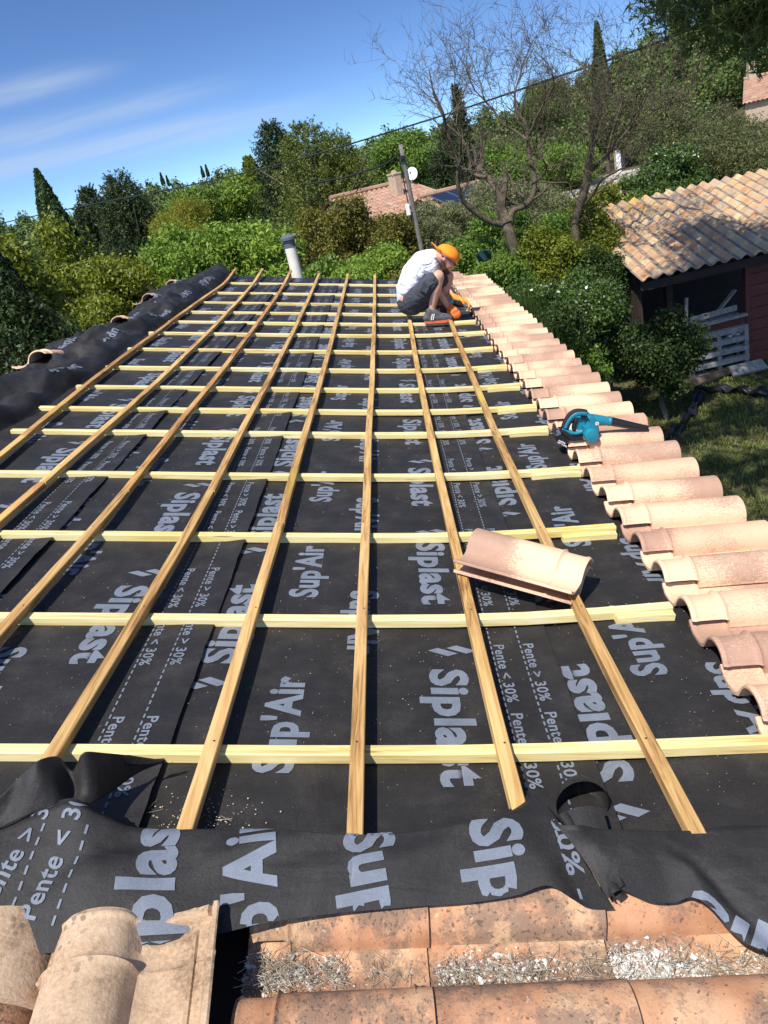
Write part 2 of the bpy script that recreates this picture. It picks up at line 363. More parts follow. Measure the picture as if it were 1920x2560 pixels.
def m_rooftile(name, pitch, band, cols, lichen=0.0, debris=0.0):
    """object coords: x across the tiles, y up the slope"""
    m, t = newmat(name); b = NB(t); o = b.n('ShaderNodeTexCoord').outputs['Object']; s = b.n('ShaderNodeSeparateXYZ', {0: o})
    cx = b.math('FLOOR', b.math('DIVIDE', s.outputs[0], pitch)); off = b.n('ShaderNodeTexWhiteNoise', {'W': cx}, noise_dimensions='1D').outputs['Value']
    cy = b.math('FLOOR', b.math('ADD', b.math('DIVIDE', s.outputs[1], band), off))
    wnz = b.n('ShaderNodeTexWhiteNoise', {'Vector': b.n('ShaderNodeCombineXYZ', {0: cx, 1: cy}).outputs[0]}, noise_dimensions='2D').outputs['Value']
    col = b.ramp(wnz, [(i / max(1, len(cols) - 1), c) for i, c in enumerate(cols)])
    fine = b.noise(b.map((1, 1, 1)), 40, 4, 0.7); n = b.noise(b.map((1, 1, 1)), 2.5, 4, 0.6)
    col = b.mix(b.math('MULTIPLY', b.step(b.math('ADD', b.math('MULTIPLY', n, 0.6), b.math('MULTIPLY', fine, 0.5)), 0.52, 0.72), 0.5), col, (0.20, 0.15, 0.11, 1))
    if lichen:
        li = b.math('MULTIPLY', b.math('MULTIPLY', b.step(s.outputs[1], lichen - 0.9, lichen), b.step(s.outputs[0], 2.3, 1.2)), b.step(b.noise(b.map((1, 1, 1)), 6, 5, 0.7), 0.47, 0.58))
        col = b.mix(b.math('MULTIPLY', li, 0.75), col, (0.55, 0.32, 0.03, 1))
    if debris:
        fx = b.math('ABSOLUTE', b.math('SUBTRACT', b.math('FRACT', b.math('DIVIDE', s.outputs[0], pitch)), 0.5))
        pm = b.math('MULTIPLY', b.step(fx, 0.34, 0.40), b.step(b.noise(b.map((6, 0.9, 1)), 1.4, 2), 0.34, 0.44))
        dc = b.ramp(b.noise(b.map((1, 1, 1)), 120, 2), [(0.35, (0.10, 0.08, 0.065)), (0.65, (0.30, 0.26, 0.22))])
        col = b.mix(pm, col, dc)
    b.out(col, 0.85, fine, 0.4, 0.006, 0.25); return m

CONC = simple('pale_stone', (0.42, 0.38, 0.31), 0.9, var=0.3)
STUCCO = simple('ochre_render', (0.50, 0.38, 0.26), 0.9, var=0.12)
STUCCO_S = simple('grey_render', (0.30, 0.24, 0.19), 0.9, var=0.2)
WHITE = simple('white_paint', (0.78, 0.78, 0.76), 0.5, var=0.04)
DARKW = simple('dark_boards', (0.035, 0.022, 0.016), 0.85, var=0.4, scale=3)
REDW = simple('red_brown_boards', (0.15, 0.038, 0.022), 0.65, var=0.25, scale=4)
GREYW = simple('grey_weathered_wood', (0.30, 0.28, 0.25), 0.9, var=0.35, scale=14)
BLACKP = simple('black_plastic', (0.012, 0.013, 0.015), 0.42, var=0.3, scale=20)
RUBBER = simple('black_rubber', (0.010, 0.010, 0.011), 0.7, var=0.3, scale=90, bstr=0.6, bscale=300)
TEAL = simple('teal_plastic', (0.012, 0.20, 0.28), 0.42, var=0.10, scale=12, bstr=0.06)
GREYP = simple('grey_plastic', (0.10, 0.115, 0.135), 0.5)
PVC = simple('cream_pvc', (0.80, 0.74, 0.62), 0.5, var=0.08)
ZINC = simple('zinc_sheet', (0.40, 0.42, 0.44), 0.4, metal=0.6, var=0.25, scale=20)
GLASSD = simple('dark_glass', (0.008, 0.010, 0.015), 0.12, spec=0.7, var=0.1)
PANEL = simple('solar_cells', (0.010, 0.014, 0.032), 0.18, spec=0.7, var=0.3)
WIRE = simple('black_cable', (0.02, 0.02, 0.02), 0.6)
STEEL = simple('steel', (0.45, 0.45, 0.46), 0.35, metal=0.9)
DISHM = simple('dish_white', (0.74, 0.74, 0.73), 0.5, var=0.03)
REDP = simple('red_paint', (0.5, 0.05, 0.03), 0.5)

# ------------------------------------------------------------------ terrain
AZS = [-60, -40, -25, -11, 0, 10, 19, 25, 35, 60]
ELS = [1.2, 1.6, 1.75, 2.0, 1.55, 1.9, 3.5, 6.0, 8.0, 8.5]
RS = [220, 230, 240, 240, 220, 190, 140, 115, 100, 95]
def terr(x, y):
    x = np.asarray(x, float); y = np.asarray(y, float)
    r = np.hypot(x, y); a = np.degrees(np.arctan2(x, y)); E = np.interp(a, AZS, ELS); R = np.interp(a, AZS, RS)
    hh = ZC + R * np.tan(np.radians(E)) - 4.0
    st = np.clip((r - 34) / (R - 34), 0, 1); up = hh * (st ** 1.25) * (1 - 0.35 * sstep(r, R, R + 900))
    front = sstep(np.cos(np.radians(a)), -0.2, 0.3)
    dip = -0.9 * sstep(-x, 3, 9) * sstep(y, 4, 14)
    n = 0.9 * np.sin(x * 0.021 + 1.3) * np.cos(y * 0.017) * sstep(r, 60, 150)
    return (up + n) * front + dip

def build_ground():
    rs = np.concatenate([np.linspace(0.01, 40, 60), np.geomspace(41, 5000, 75)]); an = np.radians(np.linspace(0, 360, 181))
    X = rs[:, None] * np.sin(an)[None]; Y = rs[:, None] * np.cos(an)[None]; Z = terr(X, Y)
    G = np.stack([X, Y, Z], 2)
    m, t = newmat('garden_ground'); b = NB(t); v = b.map((1, 1, 1))
    n = b.noise(v, 0.55, 4, 0.6); n2 = b.noise(v, 9, 5, 0.7); n3 = b.noise(v, 60, 3, 0.7)
    f = b.math('ADD', b.math('MULTIPLY', n, 0.55), b.math('MULTIPLY', n2, 0.45))
    col = b.ramp(f, [(0.36, (0.12, 0.085, 0.052)), (0.47, (0.075, 0.065, 0.03)), (0.56, (0.045, 0.062, 0.018)), (0.70, (0.065, 0.085, 0.026))])
    col = b.mix(b.math('MULTIPLY', n3, 0.35), col, (0.20, 0.16, 0.11, 1))
    b.out(col, 0.95, n3, 0.6, 0.02, 0.15)
    mb = MB(); mb.grid(G[:, ::-1]); o = mb.build('ground', m, smooth=True); o['kind'] = 'structure'
build_ground()

# ------------------------------------------------------------------ our roof: surface shape
def bump(s): return 0.042 * sstep(s, 0.42, 0.95) + 0.012 * sstep(s, 0.9, 1.45)
def sag(s, t): return 0.0
def wr(s, t):
    s = np.asarray(s, float); t = np.asarray(t, float)
    return bump(s) + 0.0022 * (np.sin(3.1 * s + 5.2 * t + 1.0) + np.sin(-4.7 * s + 2.9 * t + 0.4) * 0.8 + 0.5 * np.sin(9.3 * s - 6.1 * t)) + 0.0036

ROWT = [1131, 0]
# cross counter-battens: observed photo heights of each board at the middle line, with its bend
LINES = {-5: [(0, 1144), (97, 1058), (249, 937), (433, 800), (505, 745), (561, 712), (591, 680)],
 -4: [(-40, 1336), (29, 1275), (270, 1064), (410, 940), (530, 822), (600, 748), (658, 681)],
 -3: [(-60, 1640), (29, 1540), (243, 1333), (435, 1070 + 62 - 62), (566, 912), (630, 825), (682, 757), (727, 685)],
 -2: [(104, 1918), (138, 1876), (341, 1545), (483, 1336), (603, 1068 + 5), (687, 918), (732, 831), (768, 757), (797, 689)],
 -1: [(450, 2100), (529, 1878), (628, 1547), (694, 1340), (760, 1083), (812, 921), (833, 834), (853, 757), (869, 692)],
 0: [(885, 2110), (894, 1879), (906, 1548), (913, 1342), (920, 1087), (933, 925), (934, 838), (936, 757), (937, 695)],
 1: [(1325, 2110), (1258, 1882), (1177, 1547), (1134, 1342), (1077, 1090), (1045, 925), (1024, 800), (1016, 757), (1008, 697)],
 2: [(1745, 2110), (1625, 1882), (1449, 1538), (1350, 1335), (1237, 1085), (1173, 925), (1128, 812), (1105, 757), (1085, 700)]}
def line_pts(i):
    P = np.array([at(x, y, 0.055) for x, y in LINES[i]]); o = np.argsort(P[:, 1]); P = P[o]
    # regularise the measured wobble
    k = np.polyfit(P[:, 1], P[:, 0], 3); s = 0.5 * P[:, 0] + 0.5 * np.polyval(k, P[:, 1])
    return s, P[:, 1]
ROWY = [1879, 1547.5, 1341, 1190.5, 1085.5, 1028.5, 974, 925.5, 879, 838.5, 810, 785, 761, 736.5, 712]
ROWS_EXTRA = {}
def row_t(j):
    """(s list, t list) of row j"""
    t0 = at(925, ROWY[j], 0.03)[1]
    return t0

NAIL = simple('nail_head', (0.05, 0.045, 0.04), .5)
def board(name, pts, w, th, axis, mat, wob=0.0012, seed=0, nails=()):
    """pts: list of (s,t,d) centre of the board's underside; swept rectangle with softened edges, in roof coordinates"""
    rnd = random.Random(seed); P = np.array(pts, float)
    # resample
    d = np.r_[0, np.cumsum(np.linalg.norm(np.diff(P, axis=0), axis=1))]; n = max(2, int(d[-1] / 0.22)); u = np.linspace(0, d[-1], n + 1)
    P = np.stack([np.interp(u, d, P[:, k]) for k in range(3)], 1)
    if len(P) > 4:
        for _ in range(3): P[1:-1] = (P[:-2] + 2 * P[1:-1] + P[2:]) / 4
    T = np.gradient(P, axis=0); T /= np.linalg.norm(T, axis=1)[:, None]
    bv = 0.0022
    prof = [(-w / 2 + bv, 0), (w / 2 - bv, 0), (w / 2, bv), (w / 2, th - bv), (w / 2 - bv, th), (-w / 2 + bv, th), (-w / 2, th - bv), (-w / 2, bv)]
    V = []; ph = rnd.random() * 9
    for i in range(len(P)):
        x = np.cross(T[i], [0, 0, 1.0]); x /= np.linalg.norm(x); z = np.cross(x, T[i])
        tw = 0.02 * math.sin(ph + u[i] * 1.1)
        for a, b in prof:
            V.append(P[i] + x * (a + wob * math.sin(ph + u[i] * 3.3)) + z * (b + a * tw))
    k = len(prof)
    Fc = [(i * k + j, i * k + (j + 1) % k, (i + 1) * k + (j + 1) % k, (i + 1) * k + j) for i in range(len(P) - 1) for j in range(k)]
    mi = [0] * len(Fc)
    Fc += [tuple(range(k))[::-1], tuple((len(P) - 1) * k + j for j in range(k))]; mi += [1, 1]
    for q in nails:
        i = int(np.argmin(np.abs(P[:, 1] - q)))
        if 0 < i < len(P) - 1:
            f = (q - P[i, 1]); c = P[i] + T[i] * f + [rnd.uniform(-.008, .008), 0, th + .0006]; b0 = len(V); V += [c + np.array([.0032 * math.cos(a * .7854), .0032 * math.sin(a * .7854), 0]) for a in range(8)]; Fc.append(tuple(range(b0, b0 + 8))); mi.append(2)
    return mesh_np(name, V, Fc, [mat, WEND, NAIL], mi, False, None, RF)

ORD = ['first', 'second', 'third', 'fourth', 'fifth', 'sixth', 'seventh', 'eighth', 'ninth', 'tenth', 'eleventh', 'twelfth', 'thirteenth', 'fourteenth', 'fifteenth',
       'sixteenth', 'seventeenth', 'eighteenth', 'nineteenth', 'twentieth', 'twenty-first', 'twenty-second', 'twenty-third', 'twenty-fourth', 'twenty-fifth', 'twenty-sixth',
       'twenty-seventh', 'twenty-eighth', 'twenty-ninth', 'thirtieth', 'thirty-first', 'thirty-second', 'thirty-third', 'thirty-fourth', 'thirty-fifth', 'thirty-sixth', 'thirty-seventh', 'thirty-eighth', 'thirty-ninth', 'fortieth', 'forty-first']
ROW_TOP = 0.036
ROWPOS = []
for j in range(len(ROWY)):
    t0 = row_t(j); ROWPOS.append(t0)
    rnd = random.Random(j + 50)
    sl = 0.0
    s0 = -1.90 + rnd.uniform(-0.03, 0.03) if j > 1 else -2.0; s1 = (1.30 if j == 0 else 0.915 + rnd.uniform(-0.01, 0.015))
    ss = np.linspace(s0, s1, 15); skew = 0.004 + rnd.uniform(-0.003, 0.003)
    tt = t0 + skew * ss + (0.02 * sstep(ss, 0.45, 0.95) if j > 0 else 0)
    pts = [(a, b, float(bump(a) * (1.0) + 0.008)) for a, b in zip(ss, tt)]
    o = board('counter_batten', pts, 0.034, 0.028, 0, WROW, seed=j)
    tag(o, 'pale pine board laid across the slope, %s counted from the near end' % ORD[j], 'board', 'pale pine boards laid across the slope')
    if j > 0 and j < 13:
        wl = rnd.uniform(0.16, 0.24); mb = MB()
        e = s1 - 0.005
        sgs = np.linspace(e - wl, e, 5); V = []
        tn = float(np.interp(e, ss, tt)) - 0.036
        for a in sgs:
            z0 = float(wr(a, tn)) + 0.001
            for (b_, c_2) in ((-0.014, 0), (0.014, 0), (0.014, 0.020), (-0.014, 0.020)): V.append((a, tn + b_, z0 + c_2))
        Fc = [(i * 4 + k, (i + 1) * 4 + k, (i + 1) * 4 + (k + 1) % 4, i * 4 + (k + 1) % 4) for i in range(4) for k in range(4)] + [(0, 1, 2, 3), (19, 18, 17, 16)]
        mb.add(V, Fc); o = mb.build('packing_offcut', WROW, mat4=RF)
        tag(o, 'short pine offcut beside the tile end of the %s cross board from the near end' % ORD[j], 'offcut', 'pine offcuts at the lower ends of the cross boards')
LONPOS = {}
LCOL = ['yellow brown', 'light brown', 'weathered olive brown', 'orange brown', 'golden brown', 'greyed brown', 'pale yellow', 'bright yellow']
for n, i in enumerate(sorted(LINES)):
    s, t = line_pts(i)
    tf = {-5: 10.85, -4: 10.85, -3: 10.75, -2: 10.7, -1: 10.66, 0: 10.62, 1: 10.55, 2: 10.5}[i]
    tn = {-5: 2.0, -4: 1.6, -3: 1.25, -2: 1.30, -1: 1.12, 0: 1.10, 1: 1.12, 2: 1.12}[i]
    T = np.linspace(tn, tf, 40); Sx = np.interp(T, t, s)
    # straighten beyond the data
    lift = 0.05 * sstep(T, 9.6, 10.8) * (1 if i < -2 else 0.4)
    pts = [(a, b, float(bump(a) + 0.0085 + 0.028) + l) for a, b, l in zip(Sx, T, lift)]
    # each line is two lengths butted together
    cut = {-5: 3.62, -4: 3.0, -3: 2.92, -2: 2.93, -1: 2.62, 0: 2.62, 1: 4.4, 2: 5.3}[i]
    for q, (a, b) in enumerate(((tn, cut - 0.003), (cut + 0.003, tf))):
        pp = [p for p in pts if a < p[1] < b]
        e0 = tuple(np.interp(a, T, np.array(pts)[:, k]) for k in range(3)); e1 = tuple(np.interp(b, T, np.array(pts)[:, k]) for k in range(3))
        o = board('long_batten', [e0] + pp + [e1], 0.033, 0.027, 1, WLON, seed=100 + n * 2 + q, nails=[r_ + (k_ % 2) * .012 - .006 for k_, r_ in enumerate(ROWPOS) if a < r_ < b])
        tag(o, '%s length of the %s long batten from the ridge, %s wood' % (('near', 'far')[q], ORD[n], LCOL[n]), 'batten', 'long battens running away from the viewer')
    LONPOS[i] = (T, Sx)

# ------------------------------------------------------------------ printed membrane
_gc = {}
def glyph(text, cap):
    """triangles of a word with baseline at y=0, cap height 1, bold"""
    if text in _gc: return _gc[text]
    cu = bpy.data.curves.new('tmp', 'FONT'); cu.body = text; cu.size = 1; cu.resolution_u = 3; cu.offset = 0.040 if cap else 0.020; cu.space_character = 1.06
    o = bpy.data.objects.new('tmp', cu); COL.objects.link(o); me = bpy.data.meshes.new_from_object(o)
    bm = bmesh.new(); bm.from_mesh(me); bmesh.ops.triangulate(bm, faces=bm.faces); bmesh.ops.remove_doubles(bm, verts=bm.verts, dist=1e-5)
    lim = 0.15
    for _ in range(5):
        es = [e for e in bm.edges if e.calc_length() > lim]
        if not es: break
        bmesh.ops.subdivide_edges(bm, edges=es, cuts=1); bmesh.ops.triangulate(bm, faces=bm.faces)
    V = np.array([v.co[:2] for v in bm.verts]); bm.verts.index_update(); T = [tuple(v.index for v in f.verts) for f in bm.faces]
    bm.free(); bpy.data.objects.remove(o); bpy.data.curves.remove(cu); bpy.data.meshes.remove(me)
    V[:, 0] -= V[:, 0].min(); V[:, 1] /= 0.72
    _gc[text] = (V, T, float(V[:, 0].max())); return _gc[text]
def stamp(mb, Fm, text, p0, adv, up, length, cap, mi=1):
    """write text on a sheet: Fm maps (a,b) arrays to points; p0 baseline start, adv/up unit 2-vectors in sheet metres"""
    V, T, w = glyph(text, cap > 0.05); A = np.array(p0) + np.outer(V[:, 0] / w * length, adv) + np.outer(V[:, 1] * cap, up)
    mb.add(Fm(A[:, 0], A[:, 1]), T, mi)
def quad(mb, Fm, c, adv, up, lw, lh, shear=0.0, mi=1, n=3):
    a = np.array(adv); u = np.array(up); P = []
    for i in range(n + 1):
        for j in (0, 1): P.append(np.array(c) + a * lw * i / n + u * lh * j + a * shear * j)
    P = np.array(P); mb.add(Fm(P[:, 0], P[:, 1]), [(2 * i, 2 * i + 2, 2 * i + 3, 2 * i + 1) for i in range(n)], mi)
def logo(mb, Fm, c, adv, up, k):
    """two slanting lozenges standing before the word; c is the word's baseline start"""
    a = np.array(adv, float); u = np.array(up, float); e1 = (u * .064 + a * .030) * k; e2 = (u * .034 - a * .0165) * k; c = np.array(c, float) - a * .062 * k
    for o in (np.zeros(2), (u * .062 - a * .016) * k):
        P = np.array([c + o, c + o + e1 / 2, c + o + e1, c + o + e1 + e2, c + o + e1 / 2 + e2, c + o + e2])
        mb.add(Fm(P[:, 0], P[:, 1]), [(0, 1, 4, 5), (1, 2, 3, 4)], 1)

def roll(E, left, t0, t1, label, dd=0.0, cols=('su', 'au', 'ad', 'sd', 'p1', 'p2'), ph=0.0, ET=None):
    ET = E if ET is None else ET
    lift_ph = E * 7
    def Fm(a, b, off=0.0016):
        a = np.asarray(a, float); b = np.asarray(b, float)
        z = wr(a, b) + 0.0058 * sstep(a, E - 0.22, E - 0.02) + dd
        z = z + sstep(a, E - 0.06, E) * 0.004 * (1 + np.sin(b * 4.1 + lift_ph) + 0.6 * np.sin(b * 9.7 + lift_ph))
        return np.stack([a, b, z + off], 1)
    ns = int((E - left) / 0.03) + 1; ntn = int((t1 - t0) / 0.05)
    A, B = np.meshgrid(np.linspace(left, E, ns), np.linspace(t0, t1, ntn), indexing='ij')
    G = Fm(A.ravel(), B.ravel(), 0.0).reshape(ns, ntn, 3)
    jag = 0.0012 * np.sin(B[-1] * 23) + 0.001 * np.sin(B[-1] * 57); G[-1, :, 0] += jag
    mb = MB(); mb.grid(G, 0)
    Gs = G[-1]; lo = Gs.copy(); lo[:, 2] -= 0.0012; mb.add(np.concatenate([Gs, lo]), [(i, i + ntn, i + ntn + 1, i + 1) for i in range(ntn - 1)], 0)
    dn = (0, -1); up_ = (0, 1)
    for k in range(-1, 15):
        b0 = k * 0.80 + ph
        def ok(y0, y1): return y0 > t0 + 0.01 and y1 < t1 - 0.01
        y = b0 + 0.17                             # downward words start here and run to smaller t
        if 'sd' in cols and ok(y - 0.42, y + 0.1):
            stamp(mb, Fm, 'Siplast', (ET - 0.357, y), dn, (1, 0), 0.455, 0.100); logo(mb, Fm, (ET - 0.360, y + 0.035), dn, (1, 0), .88)
        y = b0 + 0.60
        if 'ad' in cols and ok(y - 0.36, y): stamp(mb, Fm, "Sup'Air", (ET - 0.588, y), dn, (1, 0), 0.37, 0.088)
        y = b0 + 0.555
        if 'au' in cols and ok(y, y + 0.36): stamp(mb, Fm, "Sup'Air", (ET - 0.703, y), up_, (-1, 0), 0.37, 0.090)
        y = b0 + 0.18
        if 'su' in cols and ok(y - 0.1, y + 0.42):
            stamp(mb, Fm, 'Siplast', (ET - 0.905, y), up_, (-1, 0), 0.455, 0.100); logo(mb, Fm, (ET - 0.900, y - 0.035), up_, (-1, 0), .88)
        for cn, ds, tx in (('p1', 0.165, 'Pente < 30%'), ('p2', 0.080, 'Pente > 30%')):
            if cn not in cols: continue
            for q in (0, 1):
                y = b0 + 0.29 - q * 0.315
                if ok(y - 0.28, y): stamp(mb, Fm, tx, (ET - ds, y), dn, (1, 0), 0.268, 0.030)
    if 'p1' in cols:
        for ds in (0.176, 0.091):
            y = t0 + 0.02
            while y < t1 - 0.03:
                quad(mb, Fm, (ET - ds, y), (0, 1), (1, 0), 0.0155, 0.0045, n=1); y += 0.0265
    o = mb.build('membrane_roll', [MEM, PRINT], mat4=RF, smooth=True)
    return tag(o, label, 'membrane', 'printed black membrane strips covering the roof')
roll(-1.18, -2.35, 1.09, 10.75, 'uppermost strip of black printed membrane, next to the ridge, mostly hidden by the crumpled roll', 0.0115, ('p1', 'p2', 'sd', 'ad'), 0.2)
roll(-0.475, -1.40, 1.09, 10.73, 'black printed membrane strip with two dotted slope lines, left of the middle strip', 0.0075, ('p1', 'p2', 'sd', 'ad', 'au'), 0.45)
roll(0.520, -0.62, 1.08, 10.70, 'wide middle strip of black printed membrane running straight away from the viewer', 0.0035, ph=0.0)
roll(1.37, 0.35, 1.08, 10.68, 'lowest strip of black printed membrane, running under the new eaves tiles', 0.0, ('su', 'au', 'ad'), 0.35, ET=1.50)
# ------------------------------------------------------------------ loose membrane sheets
def cat_interp(P, u):
    """Catmull-Rom through P at parameter u in 0..1"""
    P = np.asarray(P, float); d = np.r_[0, np.cumsum(np.linalg.norm(np.diff(P, axis=0), axis=1))]; d /= d[-1]
    u = np.clip(np.asarray(u, float), 0, 1); i = np.clip(np.searchsorted(d, u, 'right') - 1, 0, len(P) - 2)
    h = (d[i + 1] - d[i]); x = ((u - d[i]) / h)[:, None]; h = h[:, None]
    M = np.zeros_like(P)
    M[1:-1] = (P[2:] - P[:-2]) / (d[2:] - d[:-2])[:, None]; M[0] = (P[1] - P[0]) / (d[1] - d[0]); M[-1] = (P[-1] - P[-2]) / (d[-1] - d[-2])
    return (2 * x**3 - 3 * x**2 + 1) * P[i] + (x**3 - 2 * x**2 + x) * h * M[i] + (-2 * x**3 + 3 * x**2) * P[i + 1] + (x**3 - x**2) * h * M[i + 1]
def pxs(L_): return [at(x, y, d) for x, y, d in L_]
class Sheet:
    """a loose sheet between an upper and a lower edge, both in roof coordinates"""
    def __init__(s, top, bot, fn): s.top = np.array(top); s.bot = np.array(bot); s.fn = fn
    def uv(s, u, v):
        u = np.asarray(u, float); v = np.asarray(v, float)
        T = cat_interp(s.top, u); B = cat_interp(s.bot, u); P = T + (B - T) * v[:, None]
        P[:, 2] += s.fn(u, v, P); return P
    def mesh(s, mb, nu, nv, v0=0.0):
        U, V = np.meshgrid(np.linspace(0, 1, nu), np.linspace(v0, 1, nv), indexing='ij')
        G = s.uv(U.ravel(), V.ravel()).reshape(nu, nv, 3); mb.grid(G, 0); return G
    def prep(s):
        U, V = np.meshgrid(np.linspace(0, 1, 90), np.linspace(0, 1, 40), indexing='ij'); P = s.uv(U.ravel(), V.ravel()); s.P = P; s.U = U.ravel(); s.V = V.ravel()
        W = RP(P); c = (W - CAMP) @ MW; s.px = np.stack([960 + F * c[:, 0] / c[:, 2], 1280 + F * c[:, 1] / c[:, 2]], 1)
        s.wu = np.linalg.norm(np.diff(s.top, axis=0), axis=1).sum(); s.wv = np.linalg.norm(s.uv([.5], [1.])[0] - s.uv([.5], [0.])[0])
    def find(s, px, py):
        i = np.argmin((s.px[:, 0] - px) ** 2 + (s.px[:, 1] - py) ** 2); return np.array([s.U[i], s.V[i]])
    def write(s, mb, text, p0, p1, cap, flip=1, length=0.37, lead=0.0):
        """baseline from photo point p0 towards p1, both on the sheet; letters stand to the left (flip=1) or right of that line;
        lead is how much of the word has already gone by at p0"""
        a0 = s.find(*p0); b0 = s.find(*p1); a = s.uv(a0[:1], a0[1:])[0, :2]; b = s.uv(b0[:1], b0[1:])[0, :2]; span = np.linalg.norm(b - a); adv = (b - a) / span; up = np.array([-adv[1], adv[0]]) * flip
        def clipped(X, T):
            """lay plan points X on the sheet: find their sheet parameters by Newton steps"""
            q = np.array([np.argmin((s.P[:, 0] - x) ** 2 + (s.P[:, 1] - y) ** 2) for x, y in X]); u = s.U[q].copy(); v = s.V[q].copy(); e = 2e-3
            for _ in range(6):
                P = s.uv(u, v)[:, :2]; du = (s.uv(np.clip(u + e, 0, 1), v) - s.uv(np.clip(u - e, 0, 1), v))[:, :2] / (np.clip(u + e, 0, 1) - np.clip(u - e, 0, 1))[:, None]; dv = (s.uv(u, v + e) - s.uv(u, v - e))[:, :2] / (2 * e)
                r = X - P; det = du[:, 0] * dv[:, 1] - du[:, 1] * dv[:, 0] + 1e-12
                u = np.clip(u + np.clip((r[:, 0] * dv[:, 1] - r[:, 1] * dv[:, 0]) / det, -.05, .05), 0, 1); v = np.clip(v + np.clip((du[:, 0] * r[:, 1] - du[:, 1] * r[:, 0]) / det, -.2, .2), 0.0, 1.0)
            P = s.uv(u, v); er = np.linalg.norm(P[:, :2] - X, axis=1); ok = (er < .0025)
            du = s.uv(np.clip(u + e, 0, 1), v) - s.uv(np.clip(u - e, 0, 1), v); dv = s.uv(u, v + e) - s.uv(u, v - e); n = np.cross(dv, du); n /= (np.linalg.norm(n, axis=1)[:, None] + 1e-12); n *= np.sign(n[:, 2:3] + 1e-9)
            mb.add(P + n * 0.0022, [t for t in T if all(ok[i] for i in t)], 1)
        if text == '--':
            for i in range(int(span / 0.024)):
                c = a + adv * i * 0.024; q = np.array([c, c + adv * 0.014, c + adv * 0.014 + up * 0.0045, c + up * 0.0045]); clipped(q, [(0, 1, 2, 3)])
        else:
            V, T, w = glyph(text, cap > 0.05); a = a - adv * lead * length
            clipped(a + np.outer(V[:, 0] / w * length, adv) + np.outer(V[:, 1] * cap, up), T)

# sheet A: the loose end of the strips, folded over the near ends of the battens
topA = pxs([(-420, 2130, .10), (-200, 2105, .105), (0, 2066, .11), (116, 2014, .135), (185, 1997, .15), (247, 2026, .13), (330, 2060, .10), (443, 2062, .085), (650, 2068, .084), (900, 2076, .083), (1080, 2064, .083), (1240, 2036, .083), (1300, 2010, .082), (1338, 1982, .08)])
botA = pxs([(-420, 2500, .02), (-200, 2450, .03), (0, 2400, .03), (120, 2390, .03), (240, 2380, .03), (345, 2365, .035), (460, 2350, .035), (640, 2310, .035), (840, 2286, .03), (1030, 2270, .03), (1180, 2258, .032), (1290, 2236, .045), (1370, 2208, .062), (1425, 2236, .055), (1470, 2262, .04), (1532, 2266, .035)])
def fnA(u, v, P):
    s = P[:, 0]; t = P[:, 1]
    z = 0.010 * np.sin(math.pi * np.clip(v, 0, 1)) 
    z += -0.034 * sstep(v, 0.06, -0.12)
    z += 0.005 * np.sin(9 * s + 14 * t) * sstep(v, 0.0, 0.3) + 0.002 * np.sin(19 * s - 17 * t + 2) * sstep(v, 0, 0.4)
    for (cs, w, a) in ((-0.24, 0.06, 0.008), (-0.50, 0.05, -0.012), (-0.10, 0.09, -0.008), (0.12, 0.07, 0.006)):
        z += a * np.exp(-((s - cs + 0.35 * (v - 0.3)) / w) ** 2) * np.exp(-((v - 0.30) / 0.3) ** 2)
    return z
A = Sheet(topA, botA, fnA)
mb = MB(); A.mesh(mb, 220, 60, -0.10)
A.prep()
A.write(mb, 'Siplast', (425, 2300), (445, 2110), 0.098, length=0.35, lead=0.33)
A.write(mb, "Sup'Air", (690, 2270), (684, 2100), 0.094, length=0.33, lead=0.44)
A.write(mb, "Sup'Air", (868, 2072), (885, 2280), 0.094, 1, length=0.34)
A.write(mb, 'Siplast', (1175, 2052), (1205, 2240), 0.098, 1, length=0.335)
A.write(mb, 'Pente < 30', (92, 2300), (200, 2045), 0.036, length=0.200)
A.write(mb, '--', (135, 2310), (236, 2030), 0)
A.write(mb, 'Pente > 30', (-5, 2250), (108, 2045), 0.036, length=0.205, lead=0.1)
A.write(mb, '--', (30, 2270), (132, 2020), 0)
A.write(mb, '30% - P', (1382, 2050), (1440, 2230), 0.034, 1, length=0.21)
A.write(mb, '--', (1375, 2050), (1432, 2230), 0)
oA = mb.build('loose_membrane', [MEM, PRINT], mat4=RF, smooth=True)
tag(oA, 'loose printed membrane folded over the near batten ends and hanging onto old tiles', 'membrane', 'loose black membrane ends')

# turned-back corner showing the black underside
topD = pxs([(-160, 2030, .13), (-60, 2010, .14), (0, 1985, .15), (50, 1935, .17), (92, 1900, .19), (140, 1884, .165), (200, 1871, .20), (262, 1879, .165), (330, 1888, .12), (412, 1901, .078)])
botD = pxs([(-160, 2150, .09), (-60, 2110, .10), (0, 2068, .105), (70, 2040, .115), (120, 2024, .12), (180, 2008, .125), (228, 2008, .10), (285, 1975, .07), (350, 1930, .062), (414, 1905, .066)])
def fnD(u, v, P):
    f = 0.050 * np.exp(-((u - 0.56 + 0.08 * v) / 0.045) ** 2) * (1 - v * 0.5) * -1
    f += 0.018 * np.sin(math.pi * np.clip(v, 0, 1)) * np.cos(u * 16)
    f += -0.05 * sstep(v, 0.05, -0.15)
    return f * (1 - np.clip(u, 0, 1) ** 8)
Dm = Sheet(topD, botD, fnD); mb = MB(); Dm.mesh(mb, 110, 30, -0.12)
oD = mb.build('turned_back_corner', [MEM], mat4=RF, smooth=True, parent=None)
tag(oD, 'turned back membrane corner showing its black underside, over the leftmost near batten end', 'membrane', 'loose black membrane ends')

